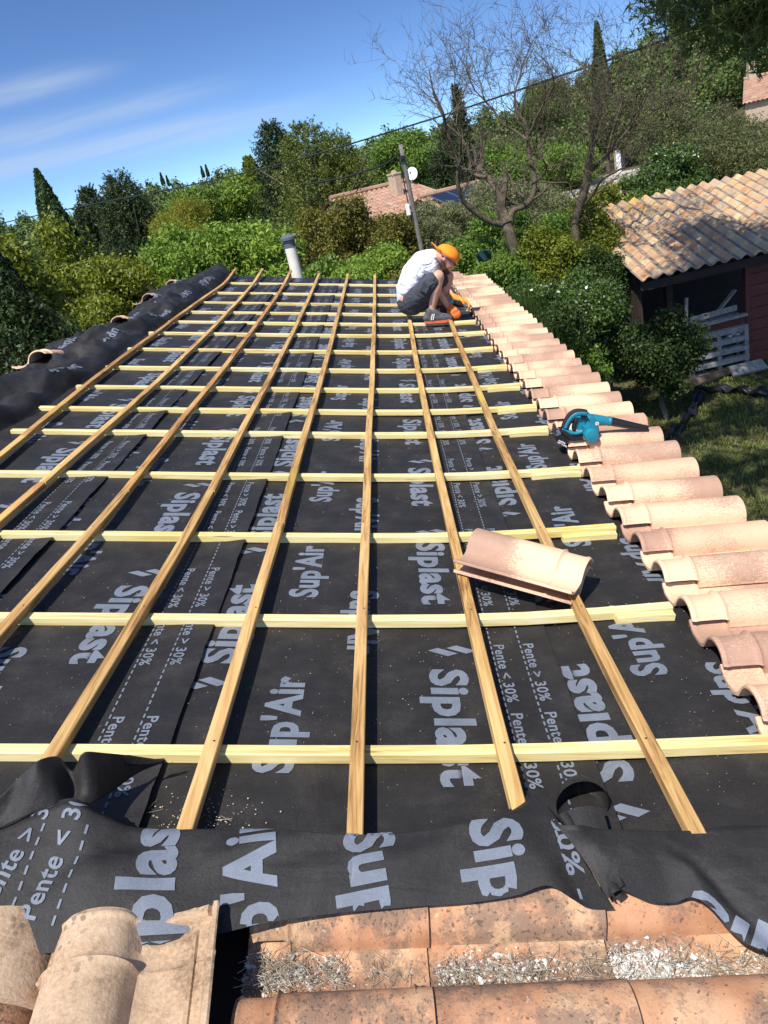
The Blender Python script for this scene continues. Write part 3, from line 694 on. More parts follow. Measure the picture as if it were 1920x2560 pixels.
# sheet B: loose sheet on the right with a curled edge
topB = pxs([(1375, 2052, .085), (1410, 2075, .09), (1450, 2078, .095), (1500, 2071, .088), (1600, 2068, .084), (1720, 2066, .083), (1920, 2060, .083), (2120, 2056, .083), (2300, 2050, .083)])
botB = pxs([(1520, 2244, .05), (1548, 2222, .055), (1570, 2230, .05), (1627, 2256, .035), (1685, 2260, .03), (1727, 2247, .045), (1766, 2266, .05), (1820, 2325, .03), (1866, 2363, .03), (1920, 2381, .03), (2050, 2400, .03), (2300, 2410, .03)])
def fnB(u, v, P):
    s = P[:, 0]; t = P[:, 1]
    z = 0.014 * np.sin(math.pi * np.clip(v, 0, 1)) - 0.034 * sstep(v, 0.06, -0.12) * sstep(u, 0.08, 0.2)
    z += 0.014 * np.exp(-((s - 0.60 - 0.25 * v) / 0.035) ** 2) * sstep(v, 0.2, 0.9)
    z -= 0.012 * np.exp(-((s - 0.52 - 0.2 * v) / 0.03) ** 2) * sstep(v, 0.1, 0.8)
    z += 0.004 * np.sin(17 * s + 23 * t); return z
B = Sheet(topB, botB, fnB); mb = MB(); B.mesh(mb, 150, 50, -0.08)
B.prep()
B.write(mb, 'Siplast', (1735, 2225), (1800, 2262), 0.05, -1, length=0.40, lead=0.0)
# curled edge: a tapering, nearly closed tube
# a hood standing up at the corner, open towards the viewer, and a thin tube running down from it
NT = 18; NA = 30; G = np.zeros((NT, NA, 3)); c0 = at(1458, 2012, .040)
for i in range(NT):
    f = i / (NT - 1); r = 0.056 * (1 - f ** 2.2 * .97)
    for k in range(NA):
        a = math.radians(-172 + 350 * k / (NA - 1)); rr = r * (1 - 0.10 * k / (NA - 1))
        G[i, k] = c0 + np.array([rr * math.sin(a) * 1.05 + .010 * f, .085 * f + .012 * math.cos(a), rr * math.cos(a) * (1 - .25 * f) - .012 * f])
G[:, :, 2] = np.maximum(G[:, :, 2], 0.014); mb.grid(G, 0)
p0 = at(1408, 2040, .055); p1 = at(1542, 2240, .048); ax = p1 - p0; n1 = ax / np.linalg.norm(ax); sx = np.cross(n1, [0, 0, 1.0]); sx /= np.linalg.norm(sx); su = np.cross(sx, n1)
G = np.zeros((30, 22, 3))
for i in range(30):
    f = i / 29; r = 0.006 + 0.010 * sstep(f, .3, 1.0) + .008 * (1 - f) ** 2
    for k in range(22):
        a = math.radians(-160 + 330 * k / 21); rr = r * (1 - .25 * k / 21); G[i, k] = p0 + ax * f + sx * rr * math.sin(a) + su * rr * math.cos(a)
mb.grid(G, 0)
# the strip of sheet joining hood, tube and the wide sheet
G = np.zeros((20, 8, 3))
for i in range(20):
    f = i / 19; l_ = p0 + ax * f + np.array([.004, .006, .006]); r_ = at(1505 + 60 * f, 2020 + 200 * f, .078 - .02 * f)
    for k in range(8): g_ = k / 7; G[i, k] = l_ + (r_ - l_) * g_ + np.array([0, 0, .010 * math.sin(math.pi * g_)])
mb.grid(G, 0)
oB = mb.build('loose_membrane', [MEM, PRINT], mat4=RF, smooth=True)
tag(oB, 'loose black membrane with a curled tube edge, spread over the old tiles at the right', 'membrane', 'loose black membrane ends')
for o in (oD,):
    md = o.modifiers.new('thickness', 'SOLIDIFY'); md.thickness = 0.0012; md.offset = -1

# crumpled roll along the ridge
def ridge_roll():
    ts = np.linspace(1.2, 10.62, 230); prof = np.array([(-1.84, .006), (-1.885, .02), (-1.91, .07), (-1.93, .12), (-1.965, .175), (-2.02, .21), (-2.09, .225), (-2.17, .205), (-2.26, .165), (-2.36, .10), (-2.45, .02), (-2.53, -.08), (-2.58, -.2)])
    us = np.linspace(0, 1, 56); G = np.zeros((len(us), len(ts), 3))
    for j, t in enumerate(ts):
        k = 0.92 + 0.12 * sstep(t, 4.5, 8.0) + 0.14 * math.sin(t * 1.55 + 0.6) * 0.6 + 0.30 * float(sstep(t, 9.3, 10.1)); P = prof.copy()
        P[:, 1] *= 0.68 * k * (1 - 0.6 * sstep(t, 10.3, 10.62)); P[:, 0] = -1.86 + (P[:, 0] + 1.86) * (1 + 0.10 * math.sin(t * 2.1 + 2)) + 0.035 * math.sin(t * 2.7) + 0.02 * math.sin(t * 6.1 + 1)
        C = cat_interp(P, us)
        for i, u in enumerate(us):
            q = C[i]; amp = math.sin(math.pi * min(1, u * 1.1)) 
            nn = mnoise.fractal(Vector((q[0] * 4.0, t * 2.6, 3.7)), 1.0, 2.0, 4) * 0.060 + abs(mnoise.noise(Vector((u * 5.0 + t * 1.3, t * 3.1, 1.1)))) * -0.085
            diag = 0.020 * math.sin(u * 9 + t * 6.5 + 2.2 * mnoise.noise(Vector((t, u * 2, 0))))
            G[i, j] = (q[0] - 0.3 * (nn) * amp * 0.4, t + 0.02 * math.sin(u * 7 + t * 3), q[1] + (nn + diag) * amp * 1.15)
    mb = MB(); mb.grid(G, 0)
    # print on the lit shoulder
    from math import pi
    def Fm(x, y, off=0.004):
        x = np.clip(np.asarray(x), 0, .999) * (len(us) - 1); y = (np.asarray(y) - ts[0]) / (ts[1] - ts[0]); y = np.clip(y, 0, len(ts) - 1.001)
        i = x.astype(int); j = y.astype(int); fx = (x - i)[:, None]; fy = (y - j)[:, None]
        P = G[i, j] * (1 - fx) * (1 - fy) + G[i + 1, j] * fx * (1 - fy) + G[i, j + 1] * (1 - fx) * fy + G[i + 1, j + 1] * fx * fy
        n = np.cross(G[i + 1, j] - G[i, j], G[i, j + 1] - G[i, j]); n /= np.linalg.norm(n, axis=1)[:, None]; n *= np.sign(n[:, 2:3] - n[:, 0:1] * 0.01 + 1e-9)
        return P + n * off
    rnd = random.Random(4)
    for k, t in enumerate(np.arange(3.4, 10.0, 1.13)):
        u0 = 0.50 + rnd.uniform(-.02, .02); tilt = rnd.uniform(-.06, .05); adv = np.array([tilt, 1.0]); up = np.array([1.0 / 1.0, 0.0])
        V, T, w = glyph('Siplast', True); Ln = 0.42; cap = 0.085 / 0.95
        P = np.array([u0, t]) + np.outer(V[:, 0] / w * Ln, adv) + np.outer(V[:, 1] * cap, up); mb.add(Fm(P[:, 0], P[:, 1]), T, 1)
        quad(mb, lambda a, b: Fm(a, b), (u0, t - 0.11), (0, 1), (1, 0), 0.04, 0.075, 0.05)
        u0 = 0.27 + rnd.uniform(-.02, .02); V, T, w = glyph("Sup'Air", True)
        P = np.array([u0, t + 0.5]) + np.outer(V[:, 0] / w * 0.36, (0.05, -1)) + np.outer(V[:, 1] * 0.075, (-1, 0)); mb.add(Fm(P[:, 0], P[:, 1]), T, 1)
    o = mb.build('crumpled_membrane', [MEM, PRINT], mat4=RF, smooth=True)
    tag(o, 'crumpled roll of black printed membrane lying along the ridge on the left', 'membrane')
ridge_roll()

# ------------------------------------------------------------------ tiles
TL = 0.455; TW = 0.252; PITCH = 0.2235
def tile_profile(n=50):
    P = [(0.0, 0.020), (-0.006, 0.0185), (-0.012, 0.012), (-0.020, 0.010), (-0.026, 0.004), (-0.045, 0.0), (-0.070, 0.0), (-0.095, 0.003), (-0.108, 0.009)]
    for k in range(n - 17):
        a = math.pi * (0.12 + 0.86 * k / (n - 18)); P.append((-0.185 + 0.071 * math.cos(a), 0.006 + 0.068 * math.sin(a) ** 0.85))
    P += [(-0.2575, 0.006)]
    return np.array(P)
def wide_profile(n=58):
    P = [(0.0, 0.026), (-0.003, 0.029), (-0.011, 0.029), (-0.015, 0.014), (-0.020, 0.007), (-0.034, 0.004), (-0.0362, 0.0085), (-0.042, 0.0095), (-0.0445, 0.004), (-0.060, 0.001), (-0.080, 0.0), (-0.095, 0.001), (-0.110, 0.004), (-0.120, 0.010)]
    for k in range(n - 22):
        a = math.pi * (0.12 + 0.86 * k / (n - 23)); P.append((-0.193 + 0.069 * math.cos(a), 0.006 + 0.066 * math.sin(a) ** 0.85))
    P += [(-0.2625, 0.006)]
    return np.array(P)
def tile_mesh(name, mat, wide=False):
    pr = wide_profile() if wide else tile_profile(); NPAN = 13 if wide else 8; xs = [0, .004, .010, .016, .022, .04, .080, .086, .092, .098, .104, .1041, .11, .15, .22, .30, .38, .44, .449, TL]
    def rib(x):
        return 0.0045 * math.exp(-((x - .011) / .006) ** 2) + 0.006 * math.exp(-((x - .098) / .006) ** 2) - (0.005 if x < 0.098 else 0) * 1.0
    top = []; bot = []
    n = len(pr)
    if wide: xs = sorted(xs + [.006, .013, .019, .027, .032, .050, .054, .062, .066])
    d = np.gradient(pr, axis=0); nn = np.stack([-d[:, 1], d[:, 0]], 1); nn /= np.linalg.norm(nn, axis=1)[:, None]; nn *= -1
    nn[nn[:, 1] < 0] *= -1
    for x in xs:
        taper = 1 - 0.05 * (1 - x / TL)
        r_ = rib(x); row = []; rowb = []
        for k, (y, z) in enumerate(pr):
            arch = 1.0 if k > NPAN else 0.35
            yy = y; zz = z * (taper if k > NPAN else 1)
            if wide and k <= NPAN:
                if k > 3: zz += 0.016 * (1 - sstep(x, .016, .024)) + (0.007 * sstep(x, .046, .052) * (1 - sstep(x, .058, .066)) if 9 <= k <= 12 and k != 11 else 0)
                if 5 < k < 8: zz -= 0.005 * (1 - sstep(x, .030, .040))
            cut = 1.0
            if x < 0.1041 and k > n - 7: q_ = n - 7; zz = pr[q_][1] * .92 - 0.001 * (k - q_); yy = pr[q_][0] - 0.0012 * (k - q_)
            row.append((x, yy + nn[k][0] * r_ * arch, zz + nn[k][1] * r_ * arch)); rowb.append((x, yy - nn[k][0] * 0.011, zz - nn[k][1] * 0.011))
        top.append(row); bot.append(rowb)
    T = np.array(top); Bt = np.array(bot); a, b = T.shape[:2]
    V = np.concatenate([T.reshape(-1, 3), Bt.reshape(-1, 3)]); o = a * b; Fc = []
    for i in range(a - 1):
        for j in range(b - 1):
            q = (i * b + j, (i + 1) * b + j, (i + 1) * b + j + 1, i * b + j + 1); Fc.append(q[::-1]); Fc.append(tuple(p + o for p in q))
    for j in range(b - 1):
        Fc.append((j, j + 1, j + 1 + o, j + o)); i = (a - 1) * b; Fc.append((i + j + 1, i + j, i + j + o, i + j + 1 + o))
    for i in range(a - 1):
        Fc.append((i * b, i * b + o, (i + 1) * b + o, (i + 1) * b)); e = b - 1; Fc.append((i * b + e, (i + 1) * b + e, (i + 1) * b + e + o, i * b + e + o))
    me = bpy.data.meshes.new(name); me.from_pydata(V.tolist(), [], Fc); me.materials.append(mat)
    me.polygons.foreach_set('use_smooth', [True] * len(me.polygons)); me.set_sharp_from_angle(angle=math.radians(38)); me.update(); return me
def frame(s, t, d, ang=0.0, pitch=0.0, roll_=0.0, flip=False):
    """tile placed by its upper far corner; ang turns it on the roof"""
    return RF @ Matrix.Translation((s, t, d)) @ Matrix.Rotation(ang, 4, 'Z') @ Matrix.Rotation(pitch, 4, 'Y') @ Matrix.Rotation(roll_, 4, 'X')
TILE_NEW = tile_mesh('terracotta_tile', NEWT); TILE_OLD = tile_mesh('old_terracotta_tile', OLDT); TILE_SAND = tile_mesh('dusty_terracotta_tile', SANDT, True)
def tile_obj(me, name, M4):
    o = bpy.data.objects.new(name, me); COL.objects.link(o); o.matrix_world = M4; return o
rnd = random.Random(8)
NT_ = 41
for k in range(NT_):
    # far lip of tile k; the first is nearest to the viewer
    t = 1.2544 + k * PITCH + rnd.uniform(-.003, .003); s = 0.928 + rnd.uniform(-.005, .005)
    o = tile_obj(TILE_NEW, 'terracotta_tile', frame(s, t, 0.058 + rnd.uniform(0, .002), rnd.uniform(-.014, .014), math.radians(-5.5 + rnd.uniform(-.4, .4)), math.radians(rnd.uniform(-.8, .8))))
    tag(o, 'new terracotta tile in the eaves row, %s counted from the near end' % (ORD[k] if k < len(ORD) else 'thirty-eighth, at the far gable'), 'roof tile', 'new terracotta tiles along the eaves')
for q, (s, t) in enumerate(((0.60, 10.25), (0.62, 10.02))):
    o = tile_obj(TILE_NEW, 'terracotta_tile', frame(s, t, 0.105 + q * .004, 0, math.radians(-2), 0)); 
    tag(o, ('new terracotta verge tile above the eaves row at the far gable, behind the roofer', 'second new terracotta tile above the far end of the eaves row')[q], 'roof tile', 'new terracotta tiles above the far eaves')
# the two stacked tiles waiting on the battens: left end px (1130,1380), right end (1470,1480)
def stack_tile(d, ds, label):
    o_ = -4 if d > .09 else 22; a = at(1122, 1396 + o_, d + .02); b = at(1430, 1480 + o_, d + .02); v = b - a; ang = math.atan2(v[1], v[0])
    # the body runs from the far-left to the near-right; local x goes to the right end (collar there), so turn half a circle
    M4 = RF @ Matrix.Translation(Vector((b[0], b[1], d))) @ Matrix.Rotation(ang + math.pi, 4, 'Z') @ Matrix.Rotation(math.radians(ds), 4, 'X') @ Matrix.Scale(.87, 4)
    M4 = M4 @ Matrix.Scale(-1, 4, (0, 1, 0)) if False else M4
    o = tile_obj(TILE_NEW, 'terracotta_tile', M4); tag(o, label, 'roof tile', 'two new tiles stacked on the battens'); return o
stack_tile(0.066, 0, 'lower of the two new tiles stacked on the battens in mid roof')
stack_tile(0.104, 1.5, 'upper of the two new tiles stacked on the battens, its round back mottled brown')

# tiles beyond the ridge on the left, peeking over the roll
for q, (px, py, ang, dd, me) in enumerate(((262, 812, 62, .05, TILE_NEW), (330, 750, 50, .03, TILE_NEW), (392, 715, 55, .05, TILE_NEW), (92, 905, 60, .10, TILE_NEW))):
    p = at(px, py, dd); p[0] = min(p[0], -2.42)
    o = tile_obj(me, 'ridge_tile', frame(p[0], p[1], dd - .05, math.radians(ang + 30), math.radians(12), math.radians(-18)))
    tag(o, ('loose pale tile tilted beyond the crumpled ridge roll, second from the near end', 'loose pale tile beyond the ridge roll, third from the near end', 'farthest loose pale tile beyond the crumpled ridge roll', 'nearest loose pale tile beyond the ridge roll, beside the dark cypress')[q], 'roof tile', 'loose tiles beyond the ridge')

# old tiles still in place at the bottom of the picture
OT = [1.215, 0.982, 0.75]; OS = [0.106, 0.436, 0.766, 1.096]
rnd = random.Random(3)
NM = [['second from the left', 'third from the left', 'fourth from the left', 'rightmost'], ['at the left', 'in the middle', 'at the right', 'farthest right']]
for r_, t in enumerate(OT[:3]):
    for c, s in list(enumerate(OS))[::-1]:
        if r_ == 2 and c == 3: continue
        o = tile_obj(TILE_OLD, 'old_terracotta_tile', frame(s - TL + rnd.uniform(-.004, .004), t + rnd.uniform(-.004, .004) + 0.012 * c, -0.060 + rnd.uniform(0, .004), rnd.uniform(-.015, .015) + 0.02, math.radians(-2.0), 0))
        if c == 0: o.matrix_world = frame(s - TL * .72, t, -0.058, .02, math.radians(-2.0), 0) @ Matrix.Scale(.72, 4, (1, 0, 0))
        tag(o, 'weathered old terracotta tile, %s in the %s row at the bottom' % (['leftmost', 'second from left', 'third from left', 'rightmost'][c], ['upper', 'lower', 'hidden nearest'][r_]), 'old tile', 'old terracotta tiles at the bottom of the picture')
# a loose tile turned across them at the lower left, pan to the right, and two tile ends further left
o = tile_obj(TILE_SAND, 'dusty_terracotta_tile', frame(-0.262, 0.972, 0.045, math.radians(-84), math.radians(1), math.radians(8)) @ Matrix.Scale(1.10, 4, (0, 1, 0)))
TP = o
tag(o, 'big dusty loose tile with a round back and flat pan lying at the lower left', 'old tile', 'loose dusty tiles at the lower left')
def canal(name, p, ang, L_, r0, r1, mat, tilt, label):
    mb = MB(); n = 18; T = np.zeros((8, n, 3)); Bm = T.copy()
    for i in range(8):
        x = L_ * i / 7; r = r0 + (r1 - r0) * i / 7
        for k in range(n):
            a = math.radians(8 + 164 * k / (n - 1)); T[i, k] = (x, r * math.cos(a), r * math.sin(a)); Bm[i, k] = (x, (r - .012) * math.cos(a), (r - .012) * math.sin(a))
    mb.grid(T); mb.grid(Bm[:, ::-1])
    for i in (0, 7):
        G = np.stack([T[i], Bm[i]], 0); mb.grid(G if i == 0 else G[::-1])
    for k in (0, n - 1):
        G = np.stack([T[:, k], Bm[:, k]], 0); mb.grid(G if k else G[::-1])
    o = mb.build(name, mat, smooth=True, mat4=frame(p[0], p[1], p[2], math.radians(ang), math.radians(tilt)), sharp=40)
    tag(o, label, 'old tile', 'round canal tiles at the lower left'); return o
canal('canal_tile', (-0.665, 0.955, -0.055), -78, 0.16, 0.135, 0.13, SANDT, 3, 'upper round canal tile at the lower left corner, overlapping a browner one')
canal('canal_tile', (-0.672, 0.905, -0.075), -78, 0.42, 0.125, 0.115, OLDT, 3, 'brown round canal tile running down the lower left edge')
mb = MB()   # crimped zinc soaker between them
G = np.zeros((60, 6, 3))
for i in range(60):
    for j in range(6): G[i, j] = (-0.590 + j * 0.020, 1.0 - i * 0.0075, -0.045 + 0.004 * math.sin(i * 1.35) + 0.002 * j)
mb.grid(G); o = mb.build('zinc_flashing', ZINC, mat4=RF, smooth=True); tag(o, 'crimped grey zinc strip between the round tiles at the lower left', 'flashing')
# old decking below the tiles
mb = MB(); mb.box((-0.2, 0.1, -0.115), (4.6, 2.2, 0.03)); 

# ------------------------------------------------------------------ house body
house = empty('house', (0, 4, 0)); tag(house, 'low rendered house whose roof is being rebuilt, under the black membrane', 'house')
o = mb.build('old_deck', DARKW, mat4=RF); put(o, house)
def roofbox(name, s0, s1, t0, t1, d0, d1, mat):
    m_ = MB(); m_.box(((s0 + s1) / 2, (t0 + t1) / 2, (d0 + d1) / 2), (s1 - s0, t1 - t0, d1 - d0)); o = m_.build(name, mat, mat4=RF); put(o, house); return o
roofbox('roof_deck', -2.3, 1.36, 1.21, 10.66, -0.05, -0.004, DARKW)
rz = RP([1.2, 5, -.06]); lz = RP([-2.3, 5, -.1]); rgx = float(lz[0]); rgz = float(lz[2]); ex = float(rz[0]) - 0.05; ez = float(rz[2])
lx = rgx - (ex - rgx); 
mb = MB()
def wallprism(y0, y1):
    V = []; 
    for y in (y0, y1): V += [(lx, y, 0), (ex, y, 0), (ex, y, ez - 0.05), (rgx, y, rgz - 0.06), (lx, y, ez - 0.05)]
    return V, [(4, 3, 2, 1, 0), (5, 6, 7, 8, 9), (0, 1, 6, 5), (1, 2, 7, 6), (4, 0, 5, 9)]
V, Fc = wallprism(-3.0, 10.4); mb.add(V, Fc); o = mb.build('wall', STUCCO); put(o, house)
m_far = m_rooftile('far_slope_tiles', 0.2265, 0.36, [(0.50, 0.30, 0.19), (0.60, 0.38, 0.25), (0.45, 0.27, 0.17), (0.62, 0.45, 0.32)])
def corrug(name, W_, L_, pitch, amp, step_, mat, M4, parent, nx=8):
    """tiled roof sheet: x across the tiles, y up the slope, waves and lapped courses"""
    nxs = int(W_ / pitch * nx) + 1; xs = np.linspace(0, W_, nxs)
    ys = []; y = 0
    while y < L_: ys += [y + .0005, min(L_, y + step_)]; y += step_
    ys = np.array(ys); X, Y = np.meshgrid(xs, ys, indexing='ij')
    ph = (X / pitch) % 1.0; Z = amp * np.where(np.abs(ph - .5) < .31, np.cos((ph - .5) * math.pi / .62), -0.25 * np.cos((np.minimum(ph, 1 - ph)) * math.pi / .38))
    fr = ((Y - 1e-4) / step_) % 1.0; Z = Z - fr * 0.016 + 0.01 * np.sin(X * 1.7 + Y) * 0.6
    mb = MB(); G = np.stack([X, Y, Z], 2); mb.grid(G)
    e = G[:, 0].copy(); e2 = e.copy(); e2[:, 2] -= 0.016; e2[:, 1] += .002; mb.grid(np.stack([e2, e], 1))
    o = mb.build(name, mat, smooth=True, mat4=M4, sharp=50)
    if parent is not None: put(o, parent)
    return o
a = -PH
M4 = Matrix.Translation((lx - 0.1, -3, ez - 0.02 - 0.1 * math.tan(PH))) 
# far slope: x runs along the ridge (world y), y runs up the slope
ux = Vector((0, 1, 0)); uy = Vector((math.cos(PH), 0, math.sin(PH))); uz = Vector((-math.sin(PH), 0, math.cos(PH)))
M4 = Matrix.Identity(4)
for i in range(3): M4[i][0] = -ux[i]; M4[i][1] = uy[i]; M4[i][2] = uz[i]
M4[0][3] = lx - 0.15; M4[1][3] = 10.6; M4[2][3] = ez - 0.03
corrug('tiled_slope', 13.4, (rgx - lx) / math.cos(PH) + 0.02, 0.2265, 0.035, 0.36, m_far, M4, house)

# vent pipe behind the far edge
p = onY(745, 698, 10.98); 
vp = empty('vent_pipe', (p[0], p[1], 2.0)); tag(vp, 'cream vent pipe with a dark grey cap standing behind the far roof edge', 'vent pipe')
top = onY(706, 594, 10.98)
mb = MB(); mb.tube([(p[0], p[1], 2.0), (p[0], p[1], top[2] - .12)], 0.078, 24); put(mb.build('pipe', PVC, smooth=True, sharp=40), vp)
mb = MB(); z = top[2]; mb.tube([(p[0], p[1], z - .14), (p[0], p[1], z - .05)], 0.084, 24, cap=True); mb.tube([(p[0], p[1], z - .05), (p[0], p[1], z - .045), (p[0], p[1], z - .01), (p[0], p[1], z + .025)], [.085, .112, .112, .05], 24)
put(mb.build('cap', GREYP, smooth=True, sharp=40), vp)

# ------------------------------------------------------------------ vegetation
def leaf_quads(P, Nrm, size, aspect, rng, bias=0.5, droop=0.0):
    """one diamond leaf per point"""
    n = len(P); d = rng.normal(size=(n, 3)); d /= np.linalg.norm(d, axis=1)[:, None]
    nr = Nrm * bias + d * (1 - bias) + 1e-6; nr /= np.linalg.norm(nr, axis=1)[:, None]
    a = np.cross(nr, rng.normal(size=(n, 3))); a[:, 2] -= droop; a -= nr * np.sum(a * nr, axis=1)[:, None]; a /= (np.linalg.norm(a, axis=1)[:, None] + 1e-9)
    b = np.cross(nr, a); s = size * rng.uniform(0.42, 1.55, n)[:, None]
    V = np.stack([P - a * s * .5, P + b * s * aspect * .5 - a * s * .05, P + a * s * .5, P - b * s * aspect * .5 - a * s * .05], 1)
    return V.reshape(-1, 3)
def clump_points(C, Rr, n_clump, per, rng, csize, plume=None, shell=0.55, up=0.0, lower=-1.0):
    """points in leaf clumps spread through a union of ellipsoids C (k,3), Rr (k,3)"""
    C = np.asarray(C, float); Rr = np.asarray(Rr, float); w = (Rr[:, 0] * Rr[:, 2]); w /= w.sum()
    k = rng.choice(len(C), n_clump, p=w); d = rng.normal(size=(n_clump, 3)); d /= np.linalg.norm(d, axis=1)[:, None]
    d[:, 2] = np.where(d[:, 2] < lower, -d[:, 2], d[:, 2])
    r = rng.uniform(shell, 1.0, n_clump)[:, None]; cc = C[k] + d * Rr[k] * r
    nr = d * 1.0; nr[:, 2] += up; nr /= np.linalg.norm(nr, axis=1)[:, None]
    if plume:
        L_, thick = plume; t = rng.uniform(0, 1, (n_clump, per, 1)); dirs = nr[:, None, :] * L_; off = rng.normal(size=(n_clump, per, 3)) * thick * (1.08 - t)
        P = cc[:, None, :] + dirs * t + off; Nn = off / (np.linalg.norm(off, axis=2, keepdims=True) + 1e-9)
    else:
        off = rng.normal(size=(n_clump, per, 3)); P = cc[:, None, :] + off * csize * np.array([1, 1, .7]); Nn = off / (np.linalg.norm(off, axis=2, keepdims=True) + 1e-9) * .5 + nr[:, None, :] * .7
    return P.reshape(-1, 3), Nn.reshape(-1, 3)
def foliage(name, V, mat, parent=None):
    n = len(V) // 4; return mesh_np(name, V, np.arange(n * 4, dtype=np.int32).reshape(n, 4), mat, parent=parent)

def limb_paths(base, crown_c, crown_r, rng, n=7, r0=0.12):
    """trunk plus rising limbs into the crown"""
    mb = MB(); c = np.array(crown_c); top = c + [0, 0, crown_r[2] * .45]; b = np.array(base, float)
    pts = [b + (top - b) * t + np.array([math.sin(t * 5 + b[0]), math.cos(t * 4 + b[1]), 0]) * 0.05 * (1 + crown_r[0] * .2) * (t > 0) for t in np.linspace(0, 1, 8)]
    mb.tube(pts, np.linspace(r0, r0 * .25, 8), 7)
    for k in range(n):
        s_ = pts[3 + k % 4]; a = rng.uniform(0, 6.28); e = c + np.array([math.cos(a), math.sin(a), rng.uniform(-.1, .7)]) * np.array(crown_r) * .75
        m = (s_ + e) / 2 + [0, 0, -0.1 * crown_r[2]]; mb.tube([s_, m, e], [r0 * .4, r0 * .25, r0 * .08], 5)
    return mb
TREES = {}
def tree(name, label, cat, cx, yt, yb, w, D, kind, mat, seed, group=None, cover=3.4, leaf=None, trunk=True, bark=None):
    """cx,yt,yb,w in 1659-wide photo pixels; D distance in metres"""
    rng = np.random.default_rng(seed); yc = (yt + yb) / 2
    c = onD(cx * S9, yc * S9, D); zt = onD(cx * S9, yt * S9, D)[2]; zb = onD(cx * S9, yb * S9, D)[2]
    depth = D * 1.02; R = w / 1650.0 * depth / 2; Rz = max(0.3, (zt - zb) / 2); cz = (zt + zb) / 2; cpos = np.array([c[0], c[1], cz]); g = float(terr(c[0], c[1]))
    px = D * 0.0014
    e = empty(name, (cpos[0], cpos[1], g)); tag(e, label, cat, group)
    rv = np.array([R, R, Rz])
    if kind in ('broad', 'olive', 'bush', 'pinecrown'):
        ls = leaf or {'broad': .085, 'olive': .055, 'bush': .05, 'pinecrown': .09}[kind]; ls = max(ls, px * 2.2)
        nb = 22 if R > .8 else 12; dd = rng.normal(size=(nb, 3)); dd /= np.linalg.norm(dd, axis=1)[:, None]
        sub = rng.uniform(.16, .46, (nb, 1)) * rv; C = cpos + dd * (rv - sub * .55) * rng.uniform(.8, 1.08, (nb, 1)); C = np.vstack([C, cpos[None]]); RR = np.vstack([sub, rv[None] * .62])
        area = 4 * math.pi * ((R * R + 2 * R * Rz) / 3); asp = {'broad': .48, 'olive': .26, 'bush': .55, 'pinecrown': .16}[kind]
        tot = int(min(60000, cover * area / (ls * ls * asp * .5))); per = 14 if kind != 'pinecrown' else 18
        P, Nn = clump_points(C, RR, max(10, tot // per), per, rng, max(ls * 1.35, .05 * R), up=.35, shell=.5)
        V = leaf_quads(P, Nn, ls, asp, rng, .45, .5 if kind == 'broad' else 0)
    elif kind == 'conifer':
        ls = max(leaf or .075, px * 2.2); n = int(min(2600, cover * 260 * max(.6, R * Rz / (ls / .1) ** 1.0))); per = 20
        nl = 4; lead = rng.uniform(-1, 1, (nl, 2)) * R * .42; lead[0] = 0; lh = np.r_[1.0, rng.uniform(.72, .95, nl - 1)]; lw = np.r_[.80, rng.uniform(.45, .65, nl - 1)]
        q_ = rng.choice(nl, n, p=[.4, .2, .2, .2]); h = rng.uniform(0, 1, n) ** 1.15; a = rng.uniform(0, 6.283, n); prof = (1 - h) ** .62 * (0.80 + .20 * np.sin(a * 3 + h * 11 + seed)) * lw[q_] + .03
        rr_ = prof * R * rng.uniform(.5, 1, n); cc = np.stack([cpos[0] + lead[q_, 0] + np.cos(a) * rr_, cpos[1] + lead[q_, 1] + np.sin(a) * rr_, zb + h * (zt - zb) * .95 * lh[q_]], 1)
        k_o = rng.uniform(.35, .9, n); dirv = np.stack([np.cos(a) * k_o, np.sin(a) * k_o, rng.uniform(.35, .9, n)], 1); Lp = rng.uniform(.6, 1.25, n) * min(1.3, .15 * (zt - zb)) * (1.05 - .45 * h); th = Lp * .17
        t = rng.uniform(0, 1, (n, per, 1)) ** .8; off = rng.normal(size=(n, per, 3)) * th[:, None, None] * (1.12 - t); P = (cc[:, None] + dirv[:, None] * Lp[:, None, None] * t + off).reshape(-1, 3)
        Nn = (off / (np.linalg.norm(off, axis=2, keepdims=True) + 1e-9) + dirv[:, None] * .4).reshape(-1, 3); V = leaf_quads(P, Nn, ls, .34, rng, .4)
    elif kind == 'cypress':
        ls = .05 if D < 10 else max(leaf or .085, px * (2.4 if D < 100 else 1.1)); n = int(min(9000, 1000 * (zt - zb) * max(R, .3) * (.1 / ls))); per = 16
        h = rng.uniform(0, 1, n); a = rng.uniform(0, 6.283, n); prof = np.minimum(1, (1 - h) * 1.5) ** .95 * (.55 + .45 * np.minimum(1, h * 4 + .35)) * (1 + .10 * np.sin(a * 4 + h * 14))
        rr_ = prof * R * rng.uniform(.72, 1, n); cc = np.stack([cpos[0] + np.cos(a) * rr_, cpos[1] + np.sin(a) * rr_, zb + h * (zt - zb) * .95], 1)
        dirv = np.stack([np.cos(a) * .16, np.sin(a) * .16, .95 + 0 * a], 1); Lp = np.full(n, min(.6, .06 * (zt - zb))); th = Lp * .15
        t = rng.uniform(0, 1, (n, per, 1)); off = rng.normal(size=(n, per, 3)) * th[:, None, None] * (1.15 - t); P = (cc[:, None] + dirv[:, None] * Lp[:, None, None] * t + off).reshape(-1, 3)
        Nn = (off / (np.linalg.norm(off, axis=2, keepdims=True) + 1e-9) * .5 + np.stack([np.cos(a), np.sin(a), .2 + 0 * a], 1)[:, None]).reshape(-1, 3); V = leaf_quads(P, Nn, ls, .4, rng, .5)
    foliage('crown', V, LEAF[mat], e)
